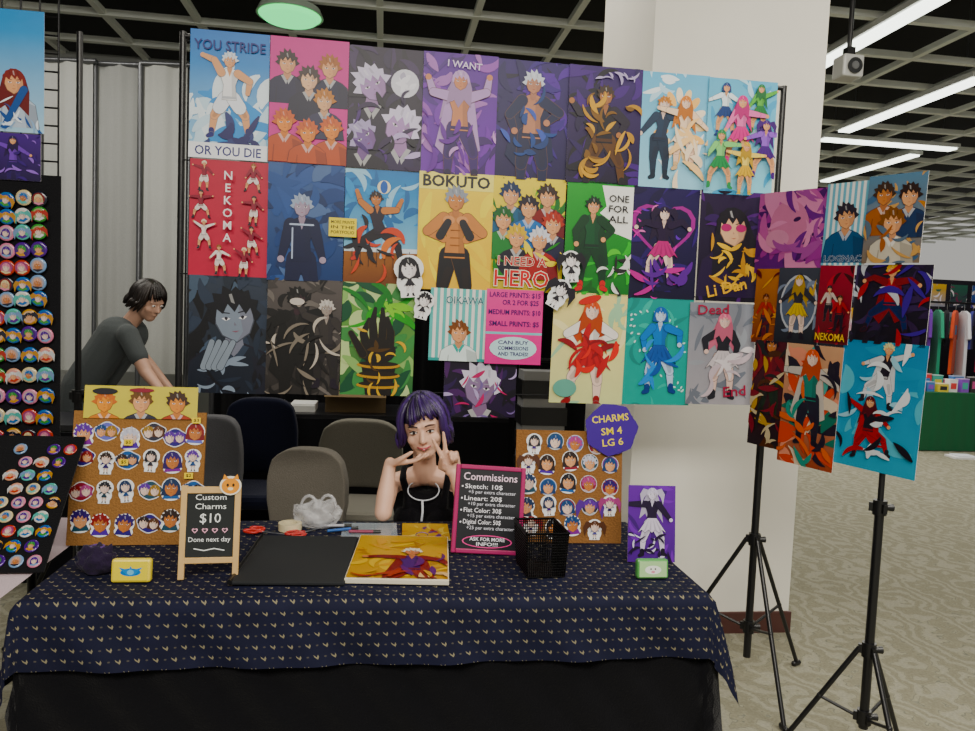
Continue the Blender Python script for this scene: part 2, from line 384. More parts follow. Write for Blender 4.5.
        return s.head(hd[0], hd[1], .17 * h, skin, hair, style, 0, dark)
# ------------------------------------------------------------ poster designs
SK = 'e0ac88'; SK2 = 'c08560'; PALE = 'ead0c2'
def pA(a):
    a.grad('1f6fc0', 'a9d4ee'); a.paint(40, ['e8f4fb', 'cfe6f4', '5a9ad8'], .16, 0, .15, 1, .8, .5)
    a.fig(.5, .24, 1.12, SK, 'd8dfe8', 'f2f2f4', 'e9edf5', '2b2a6b', (-150, 60), (-30, 35), bare=True, fore=(40, -70), sleeve=False)
    a.paint(12, ['39406f', '2b2a5b'], .1, .25, .2, .8, .32, .5)
    a.rect(0, 0, 1, .2, 'f4f6fa'); a.text('YOU STRIDE', .5, 1.45, .13, '2b2a6b', .9); a.text('OR YOU DIE', .5, .1, .12, '2b2a6b', .84)
def pB(a):
    a.grad('c8408c', 'd4559c'); 
    for x, y in ((.22, 1.27), (.76, 1.25)): a.bust(x, y, .27, SK, '2a1c1c' if x < .7 else 'a0602a', '22203a')
    a.bust(.5, 1.08, .28, 'e8c0a0', '3a2a28', '1e1c30', tilt=-.1); a.bust(.7, .82, .26, 'e0b490', 'b87a3c', '302e48')
    for x, y in ((.2, .52), (.8, .46), (.5, .4)): a.bust(x, y, .27, 'e8924c', 'c85a1c', 'b84c1c', tilt=.1)
def pC(a):
    a.grad('241a30', '0f0b18'); a.paint(40, ['2a203c', '15101f', '3a2a4c'], .16)
    a.ell(.76, 1.17, .19, .19, 'd9d7e2'); a.paint(9, ['b5b0c4', 'eceaf4'], .05, .68, 1.09, .82, 1.22, .6)
    a.bust(.32, 1.12, .46, 'a88bb8', 'd0c8e0', '1f182a', tilt=.5); a.bust(.72, .58, .5, 'b090bf', 'd8d0e8', '2c1f42', tilt=-.5); a.bust(.22, .42, .4, '7d6498', 'b0a4c8', '150f1e', tilt=.7); a.paint(16, ['c0b0d8', '4a2f6a', '0f0a18', '2a1a3c'], .1, 0, 0, 1, .9)
def pD(a):
    a.grad('5a3088', '7a4ea4'); a.paint(60, ['7a4ba4', '4d2878', '9a64b0', '3d1c5f', 'a878b8'], .14)
    a.fig(.5, -.1, 1.45, 'c98f72', 'c0a0cc', 'c98f72', '3a2060', '20103a', (-100, 110), (-12, 22), style='long', fore=(-60, 60), coat='b89ac8')
    a.paint(14, ['c8a0d4', '6a3a90'], .1, 0, .2, 1, .8); a.text('I WANT', .55, 1.44, .09, 'e8d8f4', .46, -.06)
def pE(a):
    a.grad('32205f', '1c1040'); a.paint(50, ['3f2a78', '20124c', '5a3a90', '150b2c'], .16)
    a.fig(.5, -.2, 1.6, 'b88770', 'd0d4e0', 'b88770', '1c1f40', '101022', (-40, 60), (-8, 14), fore=(60, -110), coat='161c40'); a.paint(12, ['2a4684', '223a70', '5a68b0'], .1, .2, .2, .8, 1.0)
def pF(a):
    a.grad('3a2560', '150c26'); a.paint(50, ['4a2f74', '20143a', '100b18', '2c1c50'], .16)
    a.fig(.5, -.1, 1.35, 'a87858', '3a2a1c', '120e18', '5a3a1c', '100c14', (-80, 50), (-25, 30), fore=(-60, -80), coat='201828')
    a.paint(26, ['b8861e', 'd2a040', '7a5418'], .09, .2, .15, .8, 1.1, .35); a.paint(8, ['b9acd0'], .05, .45, 1.35, .95, 1.48)
def pG(a):
    a.grad('7cbcde', 'a6d6ea'); a.paint(14, ['c4e4f4', 'eef8fc'], .12)
    for i in range(18): t = i * .42; a.ell(.6 + .28 * cos(t), .85 + .42 * sin(t), .11, .05, ['ffe0b0', 'fff0d8', 'ffcf90'][i % 3], t)
    a.fig(.3, .12, 1.1, PALE, 'c07a2c', '26364c', '1f2d40', '162432', (-40, 100), (-5, 12), lean=.04); a.fig(.66, .25, 1.0, 'f0d0b8', 'e08a40', 'f8dcc0', 'fce8d0', 'd8b890', (-100, 50), (-14, 16), style='long', skirt=True); a.paint(14, ['fce8cc', 'ffd8a4'], .12, .4, .1, 1, .9)
def pH(a):
    a.grad('76b8d8', '9ad4e6'); a.paint(20, ['bfe2f0', '6aaad0'], .12)
    cols = [('1f3c78', 'e8f4f8'), ('1f7a3a', '6ab05a'), ('d84a90', 'e88ab8'), ('4a1f78', '9a70c8'), ('d8ac2c', 'ecd480'), ('228a4a', '90d088')]
    for (x, y, k), (c, d) in zip([(.25, .78, .72), (.75, .85, .66), (.48, .38, .95), (.84, .22, .8), (.56, -.02, .72), (.18, .04, .8)], cols):
        a.fig(x, y, k, SK, c, d, c, c, (ru(-120, -20), ru(20, 120)), (ru(-30, -5), ru(5, 30)), style=random.choice(['long', 'tails', 'bob']), skirt=True)
def pA2(a):
    a.grad('b8143a', 'c42044'); 
    for x, y in ((.18, 1.1), (.8, 1.1), (.15, .72), (.82, .68), (.2, .34), (.8, .28), (.4, .02), (.72, .0)):
        a.fig(x, y, .38, SK, random.choice(['1a1220', '8a5a2a', 'e8d8c0']), random.choice(['f2e8e4', '8a1230', 'f2e8e4']), 'e8dcd8', '1a1220', (ru(-130, -20), ru(20, 130)), (ru(-50, -5), ru(5, 50)), bare=True)
    for i, c in enumerate('NEKOMA'): a.text(c, .5, 1.3 - i * .16, .11, 'f6eef0')
def pB2(a):
    a.grad('4c6290', '283a66'); a.paint(60, ['405688', '324676', '5c7098', '22325a', '465c90'], .18, flat=.5)
    a.fig(.45, -.5, 1.62, 'a595a8', '9eaac0', '151a3a', '151a3a', arms=(-14, 16), dark='101430'); a.line([(.3, .75), (.6, .75)], .012, 'b9c4dc'); a.line([(.33, .3), (.33, .7)], .01, 'b9c4dc')
def pC2(a):
    a.grad('2f78b8', '8abcd8', .55); a.grad('98602c', '6a381c', 0, .55); a.paint(24, ['a9d0e8', '5a9ad0', '2f68a2'], .15, 0, .7, 1, 1.5)
    a.rect(0, .5, 1, .56, 'd8e2ea'); 
    for i in range(10): a.line([(i / 9, .3), (i / 9, .52)], .004, '3a2418')
    a.ell(.52, 1.38, .09, .09, 'f0e6c8'); a.ell(.52, 1.38, .05, .085, '3a62b0')
    a.fig(.5, .25, 1.05, SK2, '2a1c18', '221a28', '18121a', 'c8341f', (-130, 95), (-60, 45), fore=(-30, 60), lean=-.06, sleeve=False); a.paint(16, ['c8401f', '140f18', 'd8722a'], .12, .15, .3, .95, .8)
def pD2(a):
    a.grad('f5d400', 'eab800'); a.paint(12, ['f8e040', 'f0cc10'], .2, 0, .2, 1, 1.1)
    a.rect(0, 1.33, 1, a.hh, 'f5e890'); a.text('BOKUTO', .5, 1.445, .15, '17151c', .9, off=.03)
    a.fig(.5, -.38, 1.72, 'c98f66', '8f949e', 'c98f66', '121015', arms=(-50, 50), fore=(115, -115), sleeve=False, dark='2a1c14')
    for g in (-1, 1): a.ell(.5 + g * .09, .93, .08, .06, 'd8a07a'); a.limb((.5 + g * .2, .72), (.5 + g * .1, .9), .06, .05, '1d1b22')
    for y in (.6, .7, .8): a.line([(.44, y), (.56, y)], .005, '98643e')
def pE2(a):
    a.grad('ecd41c', 'ccb418'); a.paint(16, ['1f6a2a', '5aa03a', 'd8d04a'], .1, 0, .5, 1, 1.4)
    for x, y, c, d in ((.25, 1.28, '1f3050', '2a5a7a'), (.75, 1.28, '301f18', '7a1f1f'), (.5, 1.12, '1a1220', '1f6ab0'), (.16, .95, '1f5a2a', '2a7a3a'), (.84, .92, 'a8301f', '1f1f38'), (.35, .72, 'd2b040', '181624'), (.66, .7, 'd8d8e0', 'a01f1f')):
        a.bust(x, y, .28, SK, c, d)
    a.paint(8, ['2a7a2a', 'ecd41c'], .1, 0, .4, 1, .6)
    a.text('I NEED A', .44, .4, .12, 'c01018', .66, ol='fff6e0', olw=.03); a.text('HERO', .44, .17, .22, 'd01018', .74, ol='fff6e0', olw=.03)
def pF2(a):
    a.grad('1f9a2e', '146a22'); a.poly([(.52, 1.6), (.6, 1.3), (.5, 1.2), (.66, 1.1), (.6, .95), (.8, .9), (1.1, .8), (1.1, 1.6)], 'f6f6f2')
    a.paint(24, ['39b03e', '105a1c', '6ac45a'], .12, 0, 0, 1, .7); a.fig(.4, .05, 1.35, SK, '122a1a', '144a2a', '0f341e', 'c8282a', (-35, 50), (-14, 20), fore=(40, -90), coat='10381f')
    for i, t in enumerate(('ONE', 'FOR', 'ALL')): a.text(t, .78, 1.42 - .15 * i, .1, '17151c', .3)
    a.paint(12, ['e0e0dc', '1f1f1f'], .1, .65, .1, 1, .6)
def pG2(a):
    a.grad('20124a', '100a28'); a.paint(30, ['281858', '160c38', '342068'], .14); a.heart(.5, .95, .46, '984088'); a.heart(.5, .95, .4, '170e38'); a.paint(18, ['c85aa8', '6a3ab0', 'e088c0'], .04)
    a.fig(.5, .2, 1.05, PALE, '201030', '201030', 'b83a7a', '5a1f78', (-100, 110), (-30, 14), style='tails', skirt=True, fore=(40, -60)); a.paint(12, ['5a2a88', 'b84a90'], .12, .1, .1, .9, .5)
def pH2(a):
    a.grad('211034', '0d0718'); a.paint(34, ['2f144e', '140a20', '4a1f68'], .14)
    a.bust(.5, 1.05, .52, 'd4ae90', '0a0612', '201034', 'long', tilt=.15)
    for g in (-.1, .12): a.ell(.5 + g, 1.05, .08, .055, 'a83a6a')
    a.paint(26, ['d2a42c', 'b8821a', 'e0b850'], .09, .1, .15, .95, .75, .3); a.text('Li Dan', .45, .2, .17, 'e8b020', .6, .25)
def pA3(a):
    a.grad('323a48', '0f1118'); a.paint(60, ['161a22', '222934', '4a586a', '0b0c11', '2f3848'], .18, flat=.5)
    a.bust(.58, 1.02, .66, '808a98', '0c0d14', '161c28', tilt=.12, trim='303a4a'); a.paint(26, ['8894a4', '0b0c14', '222a38'], .1, .0, .0, 1, .6)
    for i in range(4): a.limb((.2 + i * .07, .35), (.3 + i * .09, .68), .045, .035, '88929e', '14161d')
def pB3(a):
    a.grad('544e4c', '201d1c'); a.paint(50, ['3c3836', '141212', '6a6460'], .14)
    a.fig(.4, -.2, 1.65, '232020', '0e0c0c', '141212', '0e0c0c', arms=(-60, 110), fore=(80, -90), dark='080707', coat='0c0b0b'); a.fig(.8, .1, 1.2, '9a9088', 'c4beb8', '302c2a', '201d1c', arms=(-110, 40), fore=(-40, 60))
    a.paint(24, ['bab2a8', '7a7268', '141212'], .12, 0, .1, 1, 1.1, .2); a.ell(.4, 1.28, .1, .05, 'c8c0b8')
def pC3(a):
    a.grad('76a45a', '2f5f3a'); a.paint(60, ['90b474', '4c8650', 'bcd098', '204c34'], .17, flat=.5)
    a.paint(16, ['2f9e2a', '8acf4a', '1f7a2a'], .14, .35, 1.1, .75, 1.35); a.poly([(.35, 0), (.7, 0), (.76, .45), (.28, .45)], '120d0b'); 
    for y in (.14, .28, .42): a.ell(.52, y, .3, .05, 'b8881e'); a.ell(.52, y + .02, .27, .035, '201810')
    for i, (x, t) in enumerate(((.3, 1.05), (.42, 1.2), (.56, 1.2), (.67, 1.08))): a.limb((.36 + i * .1, .62), (x, t - .2), .06, .05, '14100e', '4a3a20'); a.limb((x, t - .2), (x + .07 - .04 * i, t), .05, .025, '14100e')
    a.ell(.5, .62, .25, .18, '17120f'); a.limb((.3, .57), (.13, .85), .055, .035, '14100e', '4a3a20'); a.paint(14, ['d2a83a', '4a3418'], .08, .3, .1, .75, .9)
def pD3(a):
    for i in range(9): a.rect(i / 9, 0, (i + .5) / 9, a.hh, '6fbcb8')
    a.rect(0, 0, 1, .05, '4a9a96'); a.bust(.52, .5, .36, SK, '7a4a2a', 'e4f2f0', trim='3aa89e'); a.text('OIKAWA', .6, 1.06, .13, '2a6a72', .66, ol='eef8f6', olw=.02)
def pSign(a):
    a.grad('e873a8', 'e0649c'); a.rect(0, .52, 1, .56, '8ac8d0')
    P = '3a1860'
    a.text('LARGE PRINTS: $15', .5, 1.2, .085, P, .9, off=.02); a.text('OR 2 FOR $25', .6, 1.07, .085, P, .64, off=.02)
    a.text('MEDIUM PRINTS: $10', .5, .9, .085, P, .92, off=.02); a.text('SMALL PRINTS: $5', .5, .7, .085, P, .88, off=.02)
    a.ell(.5, .28, .42, .2, 'c8e4ea'); 
    for i, t in enumerate(('CAN BUY', 'COMMISSIONS', 'AND TRADES!')): a.text(t, .5, .38 - .1 * i, .065, P, .54, off=.02)
def pD4(a):
    a.grad('161020', '241834'); a.paint(30, ['302248', '0e0a15', '4a2c5a'], .14); a.bust(.5, .42, .55, '8a7696', 'd4d0e0', '14101e', tilt=-.2); a.paint(16, ['b83a6a', 'b8a8d0', '7a6a98'], .07, .1, .0, .9, .6)
def pE3(a):
    a.grad('ecdc9c', 'd4d8a0'); a.paint(16, ['a6caa8', 'f0e6b4'], .14); a.fig(.52, -.05, 1.4, PALE, 'd0501a', 'ece6e0', 'b8141f', '901018', (-60, 60), (-30, 10), style='long', skirt=True, fore=(100, -130)); a.paint(14, ['b8141f', 'd82a22', '8a101a'], .12, .25, .5, .8, .75)
    a.ell(.2, .2, .16, .12, '6fa696'); a.ell(.48, 1.38, .16, .05, 'c8291f', .3)
def pF3(a):
    a.grad('1f9088', '28a092'); a.paint(16, ['1c8078', '3cb0a0'], .12)
    for i in range(34): t = i * .32; a.ell(.5 + .4 * cos(t * .9), .75 + .55 * sin(t * .7), .022, .012, 'c8e8e4', t)
    a.fig(.52, .15, 1.2, 'c0d4ec', '2f64b0', '3c78c4', '2050a0', '1c3c80', (-40, 70), (-16, 24), style='bob', skirt=True, fore=(50, -70)); a.paint(8, ['2050a0', '5a94d8'], .12, .3, .5, .7, .8)
def pG3(a):
    a.grad('80848e', 'a4a0a6'); a.paint(24, ['969aa2', '6e737e'], .14); a.fig(.52, .08, 1.22, 'e0c4ba', 'e08aa0', '202028', 'ccc4c8', '202028', (-60, 30), (-12, 14), style='long', skirt=True, fore=(70, -40)); a.paint(10, ['e0d8dc', 'c8b8c0'], .12, .25, .4, .8, .8)
    a.text('Dead', .34, 1.36, .14, 'a02a48', .46, .05); a.text('End', .72, .2, .15, 'a02a48', .34, .1)
def pW1(a):
    a.grad('7c488e', '5a2a70'); a.paint(60, ['b86aa0', '984a90', 'd894b8', '4a2062'], .2, flat=.4); a.ell(.45, .55, .26, .3, 'c884a4', .3); a.ell(.3, .4, .16, .11, 'd094b0'); a.ell(.55, .62, .05, .025, '3a1a4a', .3); a.paint(20, ['d894b8', 'a05a98', '6a3080'], .14, .4, .3, 1, 1.1)
def pW2(a):
    for i in range(8): a.rect(i / 8, 0, (i + .5) / 8, a.hh, '7fb4c8')
    a.bust(.5, 1.0, .5, SK, '2a2430', '24507a', tilt=.1); a.text('LOGNAC', .5, .14, .13, '1f3c66', .84, ol='e8f2f6', olw=.02)
def pW3(a):
    a.grad('5f7f98', '7a6a5a'); a.paint(20, ['b87a3a', 'c8a070', '4c6684'], .14); a.bust(.3, 1.15, .36, SK2, '3a2a20', 'a05a2a'); a.bust(.74, 1.1, .36, SK, '2a1c18', '2c3a58'); a.bust(.5, .68, .42, SK, '7a4a20', 'c8c0b0'); a.paint(12, ['a05a2a', 'c8a070', '5a6a7a'], .12, 0, 0, 1, .5)
def pW4(a):
    a.grad('3c404c', '1c1e26'); a.ell(.5, .8, .42, .58, 'b8bcc4'); a.ell(.5, .8, .38, .53, '5a6478'); a.paint(16, ['7a8498', '2c3040', 'c8a03a'], .1, .1, .3, .9, 1.3); a.fig(.5, .1, 1.25, PALE, 'c8a03a', '2c2c36', 'd0b040', style='long', skirt=True, arms=(-50, 50))
def pW4a(a):
    a.grad('b87a4a', '7a3c2c'); a.fig(.5, .2, 1.5, SK2, '5a2a20', 'b02c1f', '2a2030'); a.paint(16, ['d8a050', '5a2028', 'c8783c'], .2)
def pW5(a):
    a.grad('981c30', '5a101c'); a.paint(14, ['b82c3c', '3c0a14'], .16); a.fig(.35, .6, .95, SK, '1a1220', 'c8b8b0', '1a1220'); a.fig(.7, .35, .95, SK, '3a2a1a', 'a8181f', '1a1220'); a.text('NEKOMA', .5, .18, .2, 'f0c030', .88, ol='2a0a10', olw=.03)
def pW6(a):
    a.grad('201a2c', '100c16'); a.paint(40, ['2c1f3c', '181422', '35284a'], .14); a.fig(.5, .05, .98, SK, 'd8a83a', 'a81f28', '202a50', arms=(-110, 100), legs=(-55, 40), fore=(40, -40), coat='7a1820'); a.paint(16, ['c0c4cc', 'a02028', '4a3a88'], .12, .05, .15, .95, 1.0)
def pW7(a):
    a.grad('4c2028', '20181e'); a.fig(.5, .5, 2.2, SK2, '1a1220', '7a1824', '1f2c20'); a.paint(40, ['b89040', '7a1f2c', '1f1f1f', 'c8b898', '4a2c1f'], .2)
def pW8(a):
    a.grad('c8a084', '9c584a'); a.paint(50, ['d0503c', 'e09c88', '2c6a5a', '201a28', 'dccab4', '5a9c94'], .2, flat=.4); a.fig(.5, .35, 1.5, PALE, 'd85a34', '1f7a6c', '20202e', arms=(-90, 60), style='long', coat='c0b8b0'); a.paint(16, ['2c8a7a', 'd87c64', '201a28'], .14, 0, .1, 1, 1.2)
def pW9(a):
    a.grad('2f82b0', '56a4c0'); a.paint(16, ['70b8cc', '4894b8'], .2); a.fig(.52, .72, .75, SK, 'd8d09c', '201c28', 'd8d8dc', '1a1a24', (-70, 110), (-50, 20), lean=.05, coat='ccd0d4'); a.paint(12, ['e4e8ec', 'a4d0e0'], .1, .2, .7, .9, 1.3); a.fig(.42, .1, .75, SK, '5a101a', '14121e', 'a8181f', '1a1a24', (-120, 50), (-30, 60), style='long', coat='a8181f'); a.paint(12, ['14121e', 'a8181f', 'd8dee2'], .1, .1, .2, .8, .7)
def pL1(a):
    a.grad('3a8ac8', 'b0d0e4'); a.bust(.4, 1.05, .5, SK, '7a1f18', 'b8c4d4', 'long'); a.limb((.6, .9), (.2, .1), .08, .05, '1f4c90', '1a2a4a'); a.paint(16, ['e8f0f8', '1f4c90', '98b4d4'], .1, 0, 0, 1, .7)
def pL2(a):
    a.grad('4a2f7a', '20163a'); a.fig(.4, -.1, 1.1, SK, '2a1a4a', '7a5ab0', '2c1c58', arms=(-110, 60), style='long'); a.paint(14, ['9878c8', '3c2470'], .08)
MAINP = hit(190, 200, J(190, 200, 2.75), V)
def px_rect(cx, cy, w, h, p0, xax, n):
    c = hit(cx, cy, p0, n); W_ = (hit(cx - w / 2, cy, p0, n) - hit(cx + w / 2, cy, p0, n)).length
    H_ = (hit(cx, cy - h / 2, p0, n) - hit(cx, cy + h / 2, p0, n)).length
    return c, W_, H_
def poster(cx, cy, w, h, fn, label, p0=MAINP, xax=U, off=0, tilt=0, name='poster', group='art prints hung on the display stand', cat='poster'):
    n = xax.cross(Z)
    c, w_, h_ = px_rect(cx, cy, w, h, p0, xax, n)
    a = Art(w_, h_); fn(a)
    M = basis(xax, Z, n, c + n * off) @ Matrix.Rotation(tilt, 4, 'Z')
    return mk(name, a, 'print', M, label=label, cat=cat, group=group)
L = [
 (229.5, 96, 79, 128, pA, 'blue sky print of a white-clad jumper with slogan'),
 (309, 102, 78, 125, pB, 'pink print with dark-suited and orange busts'),
 (385, 109, 74, 122, pC, 'black and purple print with white moon'),
 (459.5, 115, 74, 121, pD, 'purple print of long-haired figure in open coat'),
 (532, 121, 73, 119, pE, 'violet print of pale-haired figure in dark coat'),
 (604, 126, 73, 117, pF, 'purple and gold print of crouching figure'),
 (673, 131, 69, 115, pG, 'light blue print of dancing couple'),
 (740, 138, 68, 115, pH, 'light blue print with colourful skirted group'),
 (229, 219, 79, 116, pA2, 'crimson print with small players and vertical lettering'),
 (306, 223, 76, 117, pB2, 'slate blue print of figure in dark jersey'),
 (381.5, 230, 74, 119, pC2, 'print of leaping player over an orange court'),
 (455, 232, 74, 117, pD2, 'yellow print of shirtless athlete with bold lettering'),
 (527.5, 235, 73, 114, pE2, 'yellow group print with red HERO lettering'),
 (598, 239, 66, 113, pF2, 'green and white print of figure in green suit'),
 (662.5, 244, 70, 112, pG2, 'navy print of skirted dancer inside pink heart'),
 (731, 247, 66, 110, pH2, 'dark purple print with gold script'),
 (228, 335, 78, 117, pA3, 'grey and black portrait print'),
 (304, 337, 74, 115, pB3, 'grey monochrome print of shadowy figures'),
 (378, 339.5, 73, 112, pC3, 'green smoky print of black hand with gold rings'),
 (458, 325, 57, 72, pD3, 'small teal striped portrait print'),
 (480, 389, 72, 56, pD4, 'dark purple portrait print of pale-haired figure'),
 (588, 348.5, 73, 110, pE3, 'cream print of orange-haired girl in red dress'),
 (657, 352, 69, 106, pF3, 'teal print of blue-haired dancer with chain'),
 (720.5, 354, 66, 101, pG3, 'grey print of pink-haired figure with script'),
]
for i, (cx, cy, w, h, fn, lab) in enumerate(L):
    poster(cx, cy, w, h, fn, lab, off=.0 if fn is pD4 else .012 if fn is pD3 else (.006 if i % 2 else .0), tilt=ru(-.008, .008))
poster(513, 327, 56, 74, pSign, 'pink price list sign with purple lettering', off=.022, name='price_sign', cat='sign', group=None)
def sticker(M, w, h, fn, label, name='sticker', cat='sticker', group=None, mats='print'):
    a = Art(w, h, noclip=True); a.z = .001; fn(a); return mk(name, a, mats, M, label=label, cat=cat, group=group)
def chibi(hair, cloth, base='f4f4f4', skin=PALE):
    def f(a):
        a.ell(.5, a.hh * .66, .46, .42, base); a.ell(.5, a.hh * .35, .4, .4, base); a.rect(.2, 0.02, .8, .4, base)
        a.fig(.5, .06, a.hh * .62, skin, hair, cloth, mixc(cloth, '000000', .3), arms=(-50, 60), skirt=True); a.head(.5, a.hh * .66, .62, skin, hair, random.choice(['bob', 'tails', 'spiky']))
    return f
def onmain(px, py, off): 
    n = -V; return basis(U, Z, n, hit(px, py, MAINP, V) + n * off)
for px, py, w, h, t in ((409, 276, .12, .165, .1), (423, 305, .08, .11, -.2), (569, 266, .085, .13, .1), (557, 294, .09, .12, -.5)):
    sticker(onmain(px, py, .032) @ Matrix.Rotation(t, 4, 'Z'), w, h, chibi('17151c', '2a2830', 'f6f6f6', 'f4eeee'), 'black and white cut-out chibi figure between prints', 'cutout_figure', 'cutout', 'black and white cutouts on the display')
def ytag(a):
    a.rect(0, 0, 1, a.hh, 'f2dc3a'); 
    for i, t in enumerate(('MORE PRINTS', 'IN THE', 'PORTFOLIO')): a.text(t, .5, a.hh * (.78 - .27 * i), .11, '3a3018', .84)
sticker(onmain(343, 228, .02), .1, .068, ytag, 'small yellow handwritten note card', 'note_card', 'card')
nb = MB()
topL = hit(186, 36, MAINP, V); botL = hit(176, 392, MAINP, V)
topR = hit(776, 90, MAINP, V); botR = hit(758, 405, MAINP, V)
for t in (0.012, .34, .66, .985):
    nb.cyl(topL.lerp(botL, t) + V * .005, topR.lerp(botR, t) + V * .005, .0025, .0025, '1c1c1e', 6)
for t in range(1, 9):
    k = t / 9; nb.cyl(topL.lerp(topR, k) + V * .005, botL.lerp(botR, k) + V * .005, .002, .002, '1c1c1e', 6)
mk('hanging_net', nb, 'fabric', label='thin black cord net holding the art prints', cat='net')
# ------------------------------------------------------------ stands
def tripod(base, top, hub, spread, rot, label, bottomhub=.25, fe=.012):
    e = empty('tripod_stand', Matrix.Translation(base), label, 'stand', 'black tripod stands')
    K = '141416'
    m = MB(); m.cyl((0, 0, .12), (0, 0, hub + .5), .0155, .0155, K, 14); m.cyl((0, 0, hub + .5), (0, 0, top), fe, fe, K, 14); mk('pole', m, 'plastic', parent=e)
    for z in (hub, hub + .5, bottomhub):
        m = MB(); m.cyl((0, 0, z - .025), (0, 0, z + .025), .023, .023, K, 16); m.cyl((.02, 0, z), (.045, 0, z), .01, .013, K, 10)
        for k in range(3):
            a = rot + k * 2 * pi / 3; m.box((.024, 0, 0), (.02, .014, .03), K, M=Matrix.Translation((0, 0, z)) @ Matrix.Rotation(a, 4, 'Z'))
        mk('collar', m, 'plastic', parent=e)
    for k in range(3):
        a = rot + k * 2 * pi / 3; d = Vector((cos(a), sin(a), 0)); m = MB()
        f = d * spread + Z * .012; h0 = d * .03 + Z * hub
        m.cyl(h0, f, .009, .009, K, 10); mid = h0.lerp(f, .52); m.cyl(d * .03 + Z * bottomhub, mid, .006, .006, K, 8)
        m.sph(mid, .011, K, 8); m.cap(f - d * .02, .012, f + d * .012, .012, '0c0c0e', 10)
        mk('leg', m, 'plastic', parent=e)
    return e
MV = MAINP + V * .032
def base_of(px, py, p0, n): q = hit(px, py, p0, n); return Vector((q.x, q.y, 0))
bl = base_of(181, 200, MV, V); tripod(bl, hit(186, 32, MV, V).z, .6, .38, .4, 'black telescoping tripod stand beside poster display')
br = base_of(768, 330, MV, V); ts = tripod(br, hit(781, 86, MV, V).z, .62, .36, -1.5, 'black telescoping tripod stand before white pillar')
m = MB(); m.cyl(Vector((bl.x, bl.y, topL.z + .01)), Vector((br.x, br.y, topL.z + .01)), .009, .009, '141416', 12)
mk('crossbar', m, 'plastic', label='black horizontal crossbar carrying the art prints', cat='rod')
# wing
WP1 = J(757, 300, 3.0); WP2 = J(925, 300, 2.45); WX = (WP2 - WP1); WX.z = 0; WX.normalize(); WN = WX.cross(Z)
for j, (cx, cy, w, h, fn, lab) in enumerate([
    (793, 232, 74, 82, pW1, 'purple and pink print of animal profile'), (847, 224, 44, 82, pW2, 'pale blue striped print with dark-haired figure'),
    (896, 219, 58, 88, pW3, 'blue and brown print with three busts'), (766, 306, 24, 74, pW4a, 'orange-brown print of standing figure'),
    (799, 306, 44, 76, pW4, 'grey and gold print with round halo'), (836, 305, 34, 78, pW5, 'red print of two players with yellow lettering'),
    (890, 305, 76, 80, pW6, 'dark print of leaping red-coated figure'), (769, 394, 34, 106, pW7, 'maroon patterned print of standing figure'),
    (811, 406, 56, 122, pW8, 'multicoloured print of orange-haired dancer'), (878, 407, 84, 130, pW9, 'sky blue print of two tumbling figures')]):
    poster(cx, cy, w, h, fn, lab, WP1, WX, (.0, .006, .012)[j % 3], -.03, group='art prints hung on the side wing')
wb = base_of(888, 400, WP1 - WN * .03, WN)
tripod(wb, hit(905, 185, WP1 - WN * .03, WN).z, .40, .25, -1.5, 'slim black tripod stand under the side prints', .16, .01)
m = MB()
for y0, y1 in ((205, 178), (283, 268), (352, 345)):
    a_ = hit(768, y0, WP1, WN); b_ = hit(922, y1, WP1, WN) - WN * .006; a_ = Vector((br.x, br.y, a_.z)); b_.z = a_.z; m.cyl(a_, b_, .003, .003, '1c1c1e', 6)
child('support_wire', m, 'fabric', ts)
